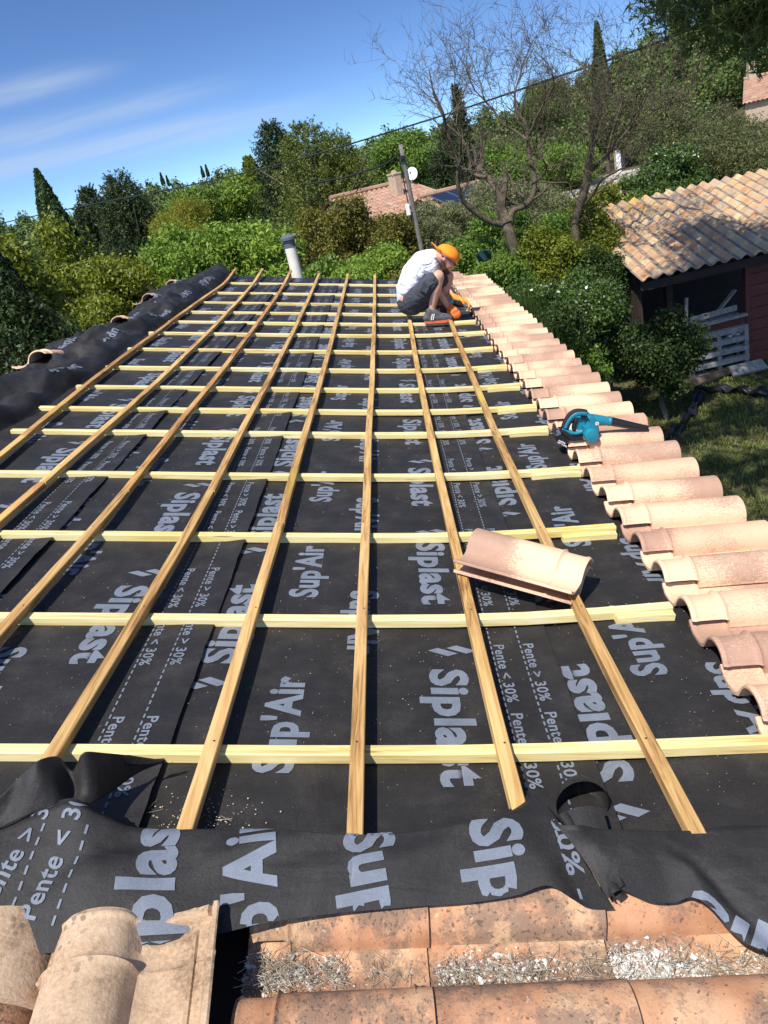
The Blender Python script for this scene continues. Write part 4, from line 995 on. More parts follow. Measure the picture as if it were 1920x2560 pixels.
    if kind == 'cypress':   # dense dark heart of small sprays, and the trunk
        rr_ = R * .62; mb = MB(); mb.tube([(cpos[0], cpos[1], g), (cpos[0], cpos[1], zt - .1 * (zt - zb))], [max(.05, R * .25), .02], 8); put(mb.build('trunk', BARK), e)
        n = 2500; h = rng.uniform(0, 1, n); a = rng.uniform(0, 6.283, n)
    elif trunk:
        mb = limb_paths((cpos[0], cpos[1], g), cpos, rv, rng, 6, max(.035, min(.16, R * .075))); put(mb.build('trunk', bark or BARK), e)
    return e
G1 = 'broadleaf trees around the houses'
T_ = [
 # name, label, category, cx, ytop, ybot, w, D, kind, mat
 ('cypress', 'tall narrow dark cypress standing against the sky at the left', 'cypress', 132, 356, 680, 92, 22, 'cypress', 'cypress'),
 ('cypress', 'big near cypress cut by the left edge of the photo', 'cypress', 22, 440, 1060, 300, 8.5, 'cypress', 'cypress'),
 ('broadleaf_tree', 'dark leafy tree between the left edge cypress and the tall cypress', 'tree', 62, 490, 800, 120, 14, 'broad', 'olivey'),
 ('broadleaf_tree', 'yellow green tree at the foot of the tall left cypress', 'tree', 165, 478, 760, 110, 17, 'broad', 'olivey'),
 ('shrub', 'yellowish olive shrub left of the crumpled ridge roll, below the dark conifer', 'shrub', 262, 560, 780, 180, 12.5, 'bush', 'olivey'),
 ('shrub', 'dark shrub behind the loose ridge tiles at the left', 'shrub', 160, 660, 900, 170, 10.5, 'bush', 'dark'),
 ('shrub', 'low green bush at the left edge below the near cypress', 'shrub', 10, 760, 900, 80, 11, 'bush', 'mid'),
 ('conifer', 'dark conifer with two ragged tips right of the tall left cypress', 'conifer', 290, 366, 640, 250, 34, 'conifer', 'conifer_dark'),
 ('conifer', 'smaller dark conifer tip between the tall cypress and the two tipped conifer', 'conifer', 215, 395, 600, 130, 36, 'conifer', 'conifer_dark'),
 ('pine_tree', 'yellow green pine left of the bright leafy tree', 'pine', 405, 432, 560, 125, 28, 'pinecrown', 'yellow'),
 ('broadleaf_tree', 'round green tree behind the yellow green pine', 'tree', 430, 396, 500, 110, 45, 'broad', 'mid'),
 ('broadleaf_tree', 'round bright green tree left of the big conifer', 'tree', 515, 382, 510, 130, 46, 'broad', 'bright'),
 ('pine_tree', 'spiky pine on the skyline just left of the big conifer', 'pine', 545, 335, 420, 66, 60, 'conifer', 'olivey'),
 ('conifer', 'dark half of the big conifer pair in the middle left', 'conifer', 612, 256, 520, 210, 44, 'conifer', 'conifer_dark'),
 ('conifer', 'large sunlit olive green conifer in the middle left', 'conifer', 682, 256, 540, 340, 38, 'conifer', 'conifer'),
 ('conifer', 'low sunlit conifer on the right flank of the big conifer', 'conifer', 760, 318, 520, 150, 40, 'conifer', 'conifer'),
 ('broadleaf_tree', 'bright leafy tree left of the vent pipe behind the roof, its left half', 'tree', 395, 498, 720, 190, 16.5, 'broad', 'bright'),
 ('broadleaf_tree', 'bright leafy tree left of the vent pipe behind the roof, its middle', 'tree', 500, 472, 700, 210, 17, 'broad', 'bright'),
 ('broadleaf_tree', 'bright leafy crown right at the vent pipe behind the roof edge', 'tree', 598, 500, 700, 150, 16, 'broad', 'bright'),
 ('shrub', 'leafy green shrub behind the roof just right of the vent pipe', 'shrub', 700, 560, 690, 140, 14.5, 'broad', 'mid'),
 ('shrub', 'leafy green shrub behind the roof left of the roofer', 'shrub', 815, 540, 680, 190, 14, 'bush', 'bright'),
 ('shrub', 'rusty green shrub half hiding the tiled roof of the pinkish house', 'shrub', 765, 425, 600, 130, 22, 'bush', 'rust'),
 ('shrub', 'thin rusty shrub at the left end of the pinkish house', 'shrub', 690, 440, 620, 130, 24, 'bush', 'rust'),
 ('shrub', 'rusty leaved shrub under the chimney of the pinkish house', 'shrub', 845, 455, 600, 120, 23, 'bush', 'rust'),
 ('olive_tree', 'grey green olive tree right of the leaning pole', 'olive tree', 940, 428, 590, 140, 24, 'olive', 'olive'),
 ('shrub', 'green shrub behind the roofer, below the olive tree', 'shrub', 1000, 500, 690, 170, 15, 'bush', 'mid'),
 ('shrub', 'green shrub around the foot of the larger bare tree', 'shrub', 1105, 530, 700, 150, 14, 'bush', 'mid'),
 ('shrub', 'yellow green shrub between the two bare trees', 'shrub', 1190, 500, 680, 140, 14.5, 'bush', 'olivey'),
 ('shrub', 'yellow green shrub growing against the left edge of the shed roof', 'shrub', 1275, 430, 640, 120, 15.5, 'bush', 'olivey'),
 ('hedge_bush', 'tall ivy clad bush beside the near corner of the shed', 'hedge', 1262, 560, 800, 150, 12.5, 'bush', 'gloss'),
 ('hedge_bush', 'ivy clad bush beside the far end of the new eaves tiles', 'hedge', 1165, 590, 740, 130, 13, 'bush', 'gloss'),
 ('hedge_bush', 'lower ivy clad bush beside the middle of the eaves row', 'hedge', 1225, 650, 830, 110, 11.6, 'bush', 'dark'),
 ('shrub', 'green shrub low behind the larger bare tree, right of the olive', 'shrub', 1060, 465, 620, 130, 19, 'bush', 'mid'),
 ('shrub', 'mixed green shrub right of the larger bare tree trunk', 'shrub', 1160, 440, 640, 130, 17, 'bush', 'mid'),
 ('shrub', 'dense green shrub filling the gap left of the shed wall', 'shrub', 1300, 520, 760, 110, 14.5, 'bush', 'dark'),
 ('shrub', 'green shrub below the white pergola steps', 'shrub', 1240, 430, 560, 130, 20, 'bush', 'mid'),
 ('shrub', 'shrub beside the upper left corner of the shed roof', 'shrub', 1330, 400, 520, 110, 18.5, 'bush', 'olivey'),
 ('shrub', 'low sunlit shrub at the base of the hedge by the stone slabs', 'shrub', 1320, 715, 790, 100, 13.3, 'bush', 'olivey'),
 ('shrub', 'small bright shrub at the foot of the ivy clad hedge', 'shrub', 1275, 760, 850, 70, 11.4, 'bush', 'mid'),
 ('shrub', 'rust tinged shrub directly behind the roofer', 'shrub', 905, 560, 690, 130, 13.5, 'bush', 'rust'),
 ('shrub', 'dark rounded shrub in front of the shed', 'shrub', 1432, 655, 845, 165, 12.4, 'bush', 'dark'),
 ('shrub', 'glossy dark shrub behind the upper left corner of the shed roof', 'shrub', 1420, 325, 450, 150, 19, 'bush', 'gloss'),
 ('olive_tree', 'grey olive tree left of the white pergola', 'olive tree', 1085, 385, 540, 190, 25, 'olive', 'olive'),
 ('olive_tree', 'tall grey green olive between the bare trees and the pergola', 'olive tree', 1180, 400, 520, 120, 27, 'olive', 'olive'),
 ('holm_oak', 'greyish oak behind the twigs of the smaller bare tree', 'oak', 1390, 190, 360, 150, 40, 'olive', 'oak'),
 ('holm_oak', 'dense grey green oak above the shed roof', 'oak', 1500, 205, 430, 210, 23, 'olive', 'oak'),
 ('holm_oak', 'dense grey green oak above the shed roof at the right edge', 'oak', 1625, 203, 440, 220, 21, 'olive', 'oak'),
 ('broadleaf_tree', 'broad green tree on the slope above the leaning pole', 'tree', 880, 285, 440, 160, 58, 'broad', 'mid'),
 ('conifer', 'dark conifer behind the larger bare tree', 'conifer', 985, 262, 470, 140, 46, 'conifer', 'conifer_dark'),
 ('broadleaf_tree', 'bright green tree behind the fork of the smaller bare tree', 'tree', 1225, 305, 420, 120, 50, 'broad', 'mid'),
 ('broadleaf_tree', 'green tree behind the middle of the larger bare tree', 'tree', 1110, 290, 420, 150, 55, 'broad', 'mid'),
 ('pine_tree', 'umbrella shaped pine on the skyline behind the bare twigs', 'pine', 1185, 168, 290, 90, 75, 'pinecrown', 'pine'),
 ('cypress', 'thin dark cypress tip rising above the skyline right of the bare tree', 'cypress', 1300, 46, 330, 38, 56, 'cypress', 'cypress'),
 ('cypress', 'thin ragged cypress tip inside the left twigs of the larger bare tree', 'cypress', 992, 178, 330, 26, 50, 'conifer', 'conifer_dark'),
 ('cypress', 'tiny pencil cypress on the far left skyline, left one of the pair', 'cypress', 350, 372, 402, 7, 200, 'cypress', 'cypress'),
 ('cypress', 'tiny pencil cypress on the far left skyline, right one of the pair', 'cypress', 362, 378, 402, 5, 200, 'cypress', 'cypress'),
 ('cypress', 'tiny pencil cypress above the far wood, left one near the middle pine', 'cypress', 437, 358, 384, 6, 190, 'cypress', 'cypress'),
 ('cypress', 'tiny pencil cypress above the far wood, right one near the middle pine', 'cypress', 447, 355, 382, 6, 190, 'cypress', 'cypress'),
]
for q, a in enumerate(T_):
    gp = {'broadleaf_tree': 'broadleaf trees around the houses', 'shrub': 'shrubs around the garden', 'conifer': 'conifers behind the gardens', 'cypress': 'cypresses', 'hedge_bush': 'ivy clad bushes beside the roof',
          'holm_oak': 'oaks above the shed', 'pine_tree': 'pines', 'olive_tree': 'olive trees'}[a[0]]
    tree(*a, seed=1000 + q, group=gp)

# the wood covering the hills: one mass
def wood():
    rng = np.random.default_rng(77); VV = []
    n = 5200; az = np.radians(rng.uniform(-31, 36, n)); Rm = np.interp(np.degrees(az), AZS, RS)
    r = 46 + (Rm * 1.10 - 46) * np.sqrt(rng.uniform(0, 1, n)); r = np.where(np.degrees(az) > 12, np.maximum(r, 44), np.maximum(r, 60))
    ad = np.degrees(az); keep = ~(((ad > 20.5) & (ad < 29) & (r < 66)) | ((ad > 14) & (ad < 19) & (r < 57))); az = az[keep]; r = r[keep]; n = len(r)
    x = r * np.sin(az); y = r * np.cos(az); z = terr(x, y)
    for k in range(n):
        D = r[k]; ls = max(.15, D * 0.0030); Rr = rng.uniform(1.3, 2.6) * (1 if D < 120 else 1.15); Rz = Rr * rng.uniform(.8, 1.25)
        if rng.random() < .10: Rr *= .55; Rz *= 1.7
        nl = int(min(700, 1.9 * 4 * math.pi * Rr * Rz / (ls * ls * .5) * .5)); C = np.array([[x[k], y[k], z[k] + Rz * .8]]); per = 6
        rr2 = np.array([[Rr, Rr, Rz]])
        d = rng.normal(size=(3, 3)); d /= np.linalg.norm(d, axis=1)[:, None]; C = np.vstack([C, C + d * rr2 * .5]); rr2 = np.vstack([rr2 * .75, np.repeat(rr2 * .5, 3, 0)])
        P, Nn = clump_points(C, rr2, max(4, nl // per), per, rng, ls * .9, up=.4, shell=.7, lower=-.2)
        # keep the part that faces the valley
        VV.append(leaf_quads(P, Nn, ls, .7, rng, .55))
    V = np.concatenate(VV); o = foliage('hillside_wood', V, LEAF['wood']); o['kind'] = 'stuff'; o['label'] = 'dense evergreen wood covering the hillside behind the houses'; o['category'] = 'wood'
    print('wood quads', len(V) // 4)
wood()

# bare trees
def bare(name, label, limbs, D, base_r, seed, bark, density=1.0):
    """limbs: list of (points, r0, r1) in photo pixels with a distance offset"""
    rng = random.Random(seed); Vs = MB(); tw = MB()
    e = None
    def branch(p, d, L_, r, depth, mbx):
        n = max(3, int(L_ / .12)); pts = [p]; d = d / np.linalg.norm(d); rs = [r]
        for i in range(n):
            j = np.array([rng.gauss(0, .24), rng.gauss(0, .24), rng.gauss(0, .19) + .04]); d = d + j; d /= np.linalg.norm(d); pts.append(pts[-1] + d * L_ / n); rs.append(r * (1 - .75 * (i + 1) / n))
        mbx.tube(pts, rs, 5 if r > .012 else 3, cap=False)
        if depth > 0:
            m = int(rng.uniform(2.7, 4.9) * density)
            for _ in range(m):
                i = rng.randrange(1, len(pts)); q = pts[i]; dd = (pts[i] - pts[i - 1]); dd /= np.linalg.norm(dd)
                s_ = np.array([rng.gauss(0, 1), rng.gauss(0, 1), rng.gauss(.25, .7)]); s_ -= dd * (s_ @ dd) * .6; s_ /= np.linalg.norm(s_)
                branch(q, dd * .75 + s_ * .75, L_ * rng.uniform(.42, .75), max(.0035, rs[i] * .6), depth - 1, mbx)
    first = None
    for (pts, r0, r1, doff, dep, dens) in limbs:
        P = np.array([onD(x, y, D + doff * i / max(1, len(pts) - 1)) for i, (x, y) in enumerate(pts)])
        if first is None: first = P[0].copy(); g = float(terr(P[0][0], P[0][1])); P = np.vstack([[P[0][0], P[0][1], g], P]); 
        u = np.linspace(0, 1, len(P) * 4); Q = cat_interp(P, u); R_ = np.interp(u, [0, 1], [r0 * .62, r1 * .8]) * (1 + .10 * np.sin(u * 37)); Vs.tube(Q, R_, 8)
        for i in range(3, len(Q), 1):
            if rng.random() < dens * .72:
                dd = Q[i] - Q[i - 1]; dd /= (np.linalg.norm(dd) + 1e-9); s_ = np.array([rng.gauss(0, 1), rng.gauss(0, 1), rng.gauss(.45, .5)]); s_ /= np.linalg.norm(s_)
                branch(Q[i], dd * .5 + s_ * .9, rng.uniform(.55, 1.15) * (D / 14), max(.006, R_[i] * .45), dep, tw)
        dd = Q[-1] - Q[-3]; branch(Q[-1], dd + np.array([0, 0, .02]), .9 * D / 14, r1, dep, tw)
    e = empty(name, (first[0], first[1], g)); tag(e, label, 'bare tree', 'bare trees')
    put(Vs.build('trunk', bark, smooth=True), e); put(tw.build('twigs', bark), e); return e
q = c_(1040, 120, 3.19); Q = lambda *L_: [q(x, y) for x, y in L_]
bare('bare_tree', 'larger bare tree with forked trunk and cut stubs, behind the roofer', [
 (Q((790, 1620), (750, 1500), (722, 1400)), .17, .12, 0, 0, 0),
 (Q((722, 1410), (600, 1388), (470, 1310), (395, 1240), (350, 1160), (330, 1040), (340, 940), (290, 800), (240, 640)), .085, .03, -.6, 2, .45),
 (Q((715, 1380), (690, 1270), (650, 1150), (600, 1070), (548, 1018)), .085, .07, .5, 1, .1),
 (Q((560, 1030), (500, 1020), (440, 990), (430, 900), (400, 780), (330, 680), (250, 610), (190, 500), (150, 400)), .05, .012, .6, 3, .5),
 (Q((740, 1430), (770, 1300), (860, 1262), (930, 1180), (945, 1050), (910, 900), (895, 740), (880, 620), (800, 480), (790, 350), (830, 230)), .10, .016, .8, 3, .5),
 (Q((895, 740), (800, 670), (690, 600), (620, 500), (540, 410), (470, 340)), .045, .014, .4, 3, .6),
 (Q((905, 700), (960, 560), (1040, 410), (1100, 300), (1080, 180)), .035, .010, -.5, 3, .6),
 (Q((930, 1080), (1000, 1030), (1040, 960), (1010, 880)), .03, .012, -.6, 2, .5),
 (Q((860, 1190), (780, 1110), (750, 1020), (690, 960)), .035, .012, .6, 2, .5),
 (Q((945, 1060), (1090, 1075), (1220, 1080), (1240, 1150)), .025, .010, 0, 2, .4),
 (Q((540, 410), (520, 300), (480, 200), (440, 90)), .018, .006, .3, 2, .5),
 (Q((320, 640), (330, 480), (300, 350), (310, 220), (280, 90)), .018, .006, .3, 2, .5),
 (Q((830, 230), (840, 120), (790, 20), (770, -40)), .014, .005, .3, 2, .5),
], 14.5, .16, 5, BARKG)
bare('bare_tree', 'smaller bare tree with lichened branches, left of the shed roof', [
 (Q((1265, 1400), (1290, 1310), (1325, 1200), (1355, 1090), (1370, 1000)), .13, .09, 0, 0, 0),
 (Q((1370, 1000), (1450, 935), (1520, 860), (1600, 760), (1690, 660), (1800, 560), (1900, 500)), .06, .014, .5, 3, .55),
 (Q((1370, 1000), (1378, 850), (1420, 720), (1460, 580), (1480, 440), (1440, 320), (1380, 200)), .05, .012, -.4, 3, .6),
 (Q((1420, 720), (1330, 640), (1260, 540), (1210, 420), (1190, 300)), .025, .008, .4, 3, .6),
 (Q((1520, 860), (1560, 700), (1600, 560), (1640, 420), (1620, 260), (1640, 60)), .035, .008, .5, 3, .6),
 (Q((1600, 760), (1720, 620), (1820, 420), (1900, 260), (1980, 160)), .03, .007, 0, 3, .5),
 (Q((1340, 1260), (1440, 1120), (1480, 1050), (1570, 1000)), .045, .02, -.5, 2, .4),
 (Q((1690, 660), (1850, 640), (2000, 600), (2120, 500)), .02, .006, .3, 3, .5),
], 15.0, .13, 9, BARKG)

# pine leaning over from the right: its needles cross the top right corner and shade the lawn
def pine():
    rng = np.random.default_rng(5); C = []; Rr = []
    e = empty('pine_tree', (10.5, 11.0, 0)); tag(e, 'big pine reaching into the top right corner, shading the lawn', 'pine', 'pines')
    for (px, py, D, r) in ((1560, 15, 12.5, .8), (1500, 10, 13.5, .55), (1460, -15, 13.5, .7), (1660, 30, 12, .9), (1640, -60, 12, 1.0), (1560, -100, 12.5, 1.0), (1450, -120, 13, .9), (1750, 10, 12, 1.0), (1800, -150, 11, 1.2), (1700, -240, 11, 1.2), (1560, -260, 11.5, 1.0)):
        C.append(onD(px * S9, py * S9, D)); Rr.append((r, r, r * .6))
    for (x, y, z, r) in ((6.2, 9.2, 8.2, 1.3), (8, 9.5, 8.8, 1.5), (8.5, 7.2, 8.4, 1.5), (6.6, 6.6, 8.0, 1.2), (5.2, 7.8, 8.3, .8), (9.5, 11.5, 9.0, 1.6), (7.2, 4.6, 8.2, 1.1), (9.8, 5.2, 8.5, 1.5), (5.0, 10.6, 8.6, .7), (6.6, 2.4, 8.6, 1.6), (3.6, 9.6, 8.5, 1.3), (4.9, 9.0, 8.5, 1.2), (6.4, 9.3, 8.6, 1.3), (2.7, 8.8, 8.9, .7), (5.6, 9.8, 8.0, .8), (6.2, 4.6, 8.2, 1.4), (5.8, 7.6, 8.0, 1.3)): C.append((x, y, z)); Rr.append((r, r, r * .55))  # crown clumps out of view, added to shade the shed and lawn
    P, Nn = clump_points(C, Rr, 9500, 16, rng, .085, plume=(.20, .055), up=.5, shell=.25); foliage('crown', leaf_quads(P, Nn, .14, .13, rng, .2), LEAF['pine'], e)
    mb = MB(); tr = np.array([(10.5, 11, 0), (10.3, 10.8, 3), (9.6, 10.4, 6), (8.8, 9.8, 8.4)]); mb.tube(tr, [.24, .21, .17, .10], 9)
    for c in C: mb.tube([tr[2 + (c[2] > 7)], (np.array(tr[3]) + c) / 2 + [0, 0, .3], np.array(c)], [.06, .04, .012], 5)
    put(mb.build('trunk', BARK, smooth=True), e)
    # unseen pine added beside the house, out of the picture, to shade the lawn
    e = empty('pine_tree', (4.9, 1.6, 0)); tag(e, 'unseen tall pine added just outside the right edge to shade the lawn', 'pine', 'pines')
    C = []; Rr = []
    for (x, y, z, r) in ((1.5, 2.6, 8.6, .9), (2.9, 2.0, 8.8, 1.2), (1.3, 4.5, 8.7, .8), (2.7, 4.3, 8.9, 1.1), (1.2, 6.2, 8.7, .7), (2.5, 6.4, 8.9, 1.0), (3.8, 5.4, 8.9, 1.1), (3.7, 7.4, 9.0, .9), (4.2, 3.2, 9.2, 1.2), (1.9, 8.0, 8.9, .6), (4.6, .6, 9.0, 1.3), (2.6, .2, 8.8, 1.0), (5.6, 2.2, 9.3, 1.2), (0.2, 6.1, 9.6, .32), (0.3, 5.3, 9.5, .22)): C.append((x, y, z)); Rr.append((r, r, r * .5))  # the smallest clumps are placed to shade the far eaves tiles
    P, Nn = clump_points(C, Rr, 5200, 16, rng, .085, plume=(.20, .055), up=.5, shell=.2); foliage('crown', leaf_quads(P, Nn, .15, .15, rng, .2), LEAF['pine'], e)
    mb = MB(); tr = np.array([(4.9, 1.6, 0), (4.8, 1.8, 3), (4.4, 2.2, 6), (3.9, 2.8, 8.4)]); mb.tube(tr, [.23, .20, .16, .09], 9)
    for c in C: mb.tube([tr[2 + (c[1] < 4)], (np.array(tr[3]) + c) / 2 + [0, 0, .2], np.array(c)], [.06, .04, .012], 5)
    put(mb.build('trunk', BARK, smooth=True), e)
pine()

# lawn: grass tufts where the garden can be seen
def lawn():
    rng = np.random.default_rng(2); n = 60000; x = rng.uniform(2.0, 9.5, n); y = rng.uniform(4.5, 17.0, n)
    f = np.sin(x * 1.3 + 2 * np.sin(y * .7)) + np.sin(y * 1.9 + x) ; keep = (f > -.9) | (rng.uniform(0, 1, n) < .25); x = x[keep]; y = y[keep]; n = len(x); z = terr(x, y)
    B_ = np.stack([x, y, z], 1); hgt = rng.uniform(.02, .07, n); a = rng.uniform(0, 6.28, n); lean = np.stack([np.cos(a) * .05, np.sin(a) * .05, hgt], 1); w = np.stack([-np.sin(a), np.cos(a), 0 * a], 1) * .009
    V = np.stack([B_ - w, B_ + w, B_ + lean + w * .2, B_ + lean - w * .2], 1).reshape(-1, 3)
    o = foliage('lawn_grass', V, LEAF['grass']); tag(o, 'patchy short grass of the lawn beside the house', 'grass', kind='stuff')
    # long blades of the rosemary like clump beside the far eaves
    for (cx, cy, D, nn, lab) in ((1125, 672, 12.2, 2200, 'spiky grassy clump beside the far end of the eaves tiles'), (1165, 725, 11.2, 1500, 'darker spiky clump in front of the ivy clad bushes')):
        c = onD(cx * S9, cy * S9, D); g = float(terr(c[0], c[1])); h = c[2] - g; a = rng.uniform(0, 6.28, nn); rad = rng.uniform(0, .62, nn); b0 = np.stack([c[0] + np.cos(a) * rad * .9, c[1] + np.sin(a) * rad * .9, g + 0 * a], 1)
        tp = b0 + np.stack([np.cos(a) * rng.uniform(0, .3, nn), np.sin(a) * rng.uniform(0, .3, nn), h * rng.uniform(.75, 1.15, nn)], 1); w = np.stack([-np.sin(a), np.cos(a), 0 * a], 1) * .012; bs = b0 + (tp - b0) * .45
        o = foliage('grassy_shrub', np.stack([bs - w, bs + w, tp + w * .15, tp - w * .15], 1).reshape(-1, 3), LEAF['dark']); tag(o, lab, 'shrub', 'spiky clumps beside the eaves')
lawn()

# ------------------------------------------------------------------ open shed with a canal tile roof
def shed():
    el_ = onZ(1387 * S9, 607 * S9, 1.97); er_ = onZ(1655 * S9, 545 * S9, 1.97); ux = er_ - el_; ux[2] = 0; ux /= np.linalg.norm(ux)
    # ridge: rise 0.29 per metre
    bk = np.array([-ux[1], ux[0], 0]); sl = 0.30; Lh = 3.35; up = np.array([bk[0], bk[1], sl]); Lr = Lh * math.hypot(1, sl); up /= np.linalg.norm(up); nz_ = np.cross(ux, up)
    e = empty('shed', (el_[0] + 1.5, el_[1] + 1.2, 0)); tag(e, 'open timber shed with a mottled canal tile roof at the right', 'shed')
    Wd = 4.3; M4 = Matrix.Identity(4); sk = 0.0
    for i in range(3): M4[i][0] = ux[i]; M4[i][1] = up[i]; M4[i][2] = nz_[i]; M4[i][3] = el_[i]
    m_s = m_rooftile('shed_tiles', 0.24, 0.16, [(0.54, 0.40, 0.23), (0.44, 0.22, 0.11), (0.60, 0.45, 0.26), (0.50, 0.28, 0.14), (0.43, 0.34, 0.23), (0.55, 0.34, 0.17), (0.33, 0.24, 0.17)], lichen=3.3, debris=1)
    corrug('tiled_roof', Wd, Lr, 0.24, 0.052, 0.50, m_s, M4, e, nx=12)
    def S(x, y, z): return el_ * [1, 1, 0] + ux * x + bk * y + np.array([0, 0, z])
    def part(name, fn, mat): m_ = MB(); fn(m_); o = m_.build(name, mat); put(o, e); return o
    R3 = np.stack([ux, bk, [0, 0, 1]], 1)
    def bx(m_, x0, x1, y0, y1, z0, z1, bev=0): m_.box(S((x0 + x1) / 2, (y0 + y1) / 2, (z0 + z1) / 2), (x1 - x0, y1 - y0, z1 - z0), R3, 0, bev)
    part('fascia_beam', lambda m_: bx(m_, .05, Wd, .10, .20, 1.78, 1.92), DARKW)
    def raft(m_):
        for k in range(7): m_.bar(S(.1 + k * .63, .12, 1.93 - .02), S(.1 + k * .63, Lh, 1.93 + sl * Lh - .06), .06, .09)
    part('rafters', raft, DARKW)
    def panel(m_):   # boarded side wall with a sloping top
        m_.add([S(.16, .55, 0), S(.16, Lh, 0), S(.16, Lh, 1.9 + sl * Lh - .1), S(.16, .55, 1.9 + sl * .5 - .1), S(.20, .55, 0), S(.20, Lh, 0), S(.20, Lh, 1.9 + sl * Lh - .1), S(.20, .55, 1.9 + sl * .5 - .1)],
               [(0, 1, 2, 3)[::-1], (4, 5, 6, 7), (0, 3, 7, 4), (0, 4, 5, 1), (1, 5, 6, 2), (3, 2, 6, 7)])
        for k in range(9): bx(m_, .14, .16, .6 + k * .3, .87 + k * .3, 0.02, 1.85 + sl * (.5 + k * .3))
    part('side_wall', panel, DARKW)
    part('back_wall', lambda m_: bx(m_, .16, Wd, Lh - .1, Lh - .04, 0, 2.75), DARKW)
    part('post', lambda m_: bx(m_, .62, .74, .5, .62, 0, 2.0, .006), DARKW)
    def redw(m_):
        for k in range(10): bx(m_, 2.02, 2.75, .34, .37, .02 + k * .198, .02 + k * .198 + .19, .004)
        bx(m_, 1.94, 2.02, .30, .40, 0, 2.0, .006)
    part('red_boarding', redw, REDW)
    part('red_rail', lambda m_: bx(m_, .78, 1.93, .30, .335, .72, .92, .004), REDW)
    # things kept in it
    def pal(name, x, y, z, lean, label, n=5, w=1.05, h=.78):
        m_ = MB()
        for k in range(n): 
            zz = z + .04 + k * (h - .09) / (n - 1); m_.box(S(x, y + lean * (zz - z), zz), (w, .018, .09), R3, 0, .002); m_.box(S(x, y + .10 + lean * (zz - z), zz), (w, .018, .09), R3, 0, .002)
        for dx in (-.47, 0, .47): m_.box(S(x + dx * w, y + .05 + lean * h / 2, z + h / 2), (.07, .08, h), R3, 0, .003)
        o = m_.build(name, GREYW); tag(o, label, 'pallet', 'grey pallets in front of the shed'); return o
    pal('pallet', 1.35, .08, .02, .06, 'weathered grey pallet standing in front of the red rail of the shed')
    pal('pallet', 1.42, .48, .10, .04, 'weathered grey pallet standing inside the shed behind the red rail', 5, 1.0, .85)
    for q, (x0, x1, y, z0, z1, w, h, lab) in enumerate(((.78, 1.90, .22, .93, .96, .12, .04, 'long grey plank lying on the red rail of the shed'), (.86, 1.84, .42, 1.02, 1.06, .02, .10, 'grey board on edge above the red rail'), (1.5, 1.86, .50, 1.02, 1.36, .10, .03, 'short pale plank leaning inside the shed'), (.86, .90, .34, .9, 1.45, .05, .05, 'thin upright grey stake inside the shed'))):
        m_ = MB(); m_.bar(S(x0, y, z0), S(x1, y, z1), w, h, bev=.003); o = m_.build('plank', GREYW); tag(o, lab, 'plank', 'grey planks at the shed')
    def log(x0, y0, x1, y1, r, lab, mat):
        m_ = MB(); a_ = S(x0, y0, r); b_ = S(x1, y1, r); m_.tube([a_ + (b_ - a_) * t for t in np.linspace(0, 1, 7)], [r * (1 + .06 * math.sin(t * 9)) for t in range(7)], 10); o = m_.build('log', mat, smooth=True, sharp=50); tag(o, lab, 'log', 'logs in front of the shed')
    log(.72, -.22, 1.15, -.10, .085, 'sawn log lying before the pallet at the shed', BARKG); log(1.1, -.05, 1.5, .0, .07, 'thinner log lying against the pallet at the shed', BARKG)
    m_ = MB(); m_.box(S(1.72, -.12, .10), (.62, .26, .05), R3 @ np.array([[1, 0, 0], [0, .9, -.43], [0, .43, .9]]), 0, .004); o = m_.build('wide_board', GREYW); tag(o, 'wide grey board lying on the lawn beside the logs at the shed', 'board')
    m_ = MB()
    for k in range(5): m_.box(S(1.62 + k * .07, .30 + .02 * (k % 2), .62 + .03 * (k % 2)), (.07, .12, .06), R3, 0, .015)
    o = m_.build('white_sack', WHITE); tag(o, 'small crumpled white sack between the pallet and the red rail', 'sack')
    return S
SH = shed()
# stepping slabs, plastic strips and offcuts on the lawn
for q, (px, py, w, d_, ang) in enumerate(((1268, 762, .75, .38, .1), (1312, 770, .7, .45, -.05))):
    p = onZ(px * S9, py * S9, .03); mb = MB(); mb.box((0, 0, 0), (w, d_, .05), None, 0, .012); o = mb.build('stone_slab', CONC, mat4=Matrix.Translation(Vector(p)) @ Matrix.Rotation(ang, 4, 'Z'))
    tag(o, ('pale stone slab in the grass near the hedge, left one', 'pale stone slab in the grass near the hedge, right one')[q], 'slab', 'stone slabs in the lawn')
def strip(pts, w, lab):
    P = np.array([onZ(x * S9, y * S9, float(z)) for x, y, z in pts]); u = np.linspace(0, 1, 60); Q = cat_interp(P, u); T = np.gradient(Q, axis=0); sd_ = np.stack([-T[:, 1], T[:, 0], 0 * T[:, 0]], 1); sd_ /= np.linalg.norm(sd_, axis=1)[:, None]
    G = np.zeros((60, 7, 3))
    for i in range(60):
        for k in range(7):
            f = (k / 6 - .5); G[i, k] = Q[i] + sd_[i] * f * w * (1 + .35 * math.sin(i * .41)) + [0, 0, .03 * math.sin(k * 1.9 + i * .33) + .035 * math.sin(i * .6)]
    G[:, :, 2] = np.maximum(G[:, :, 2], .012)
    mb = MB(); mb.grid(G); o = mb.build('plastic_strip', BLACKP, smooth=True); o.modifiers.new('t', 'SOLIDIFY').thickness = .003; tag(o, lab, 'plastic strip', 'black plastic strips on the lawn')
strip([(1500, 842, .10), (1560, 838, .08), (1640, 845, .08), (1760, 850, .08)], .20, 'black plastic strip lying across the lawn to the right edge')
strip([(1515, 848, .10), (1490, 890, .06), (1462, 925, .05), (1437, 948, .04), (1405, 985, .04)], .16, 'black plastic strip on the lawn pointing towards the eaves tiles')
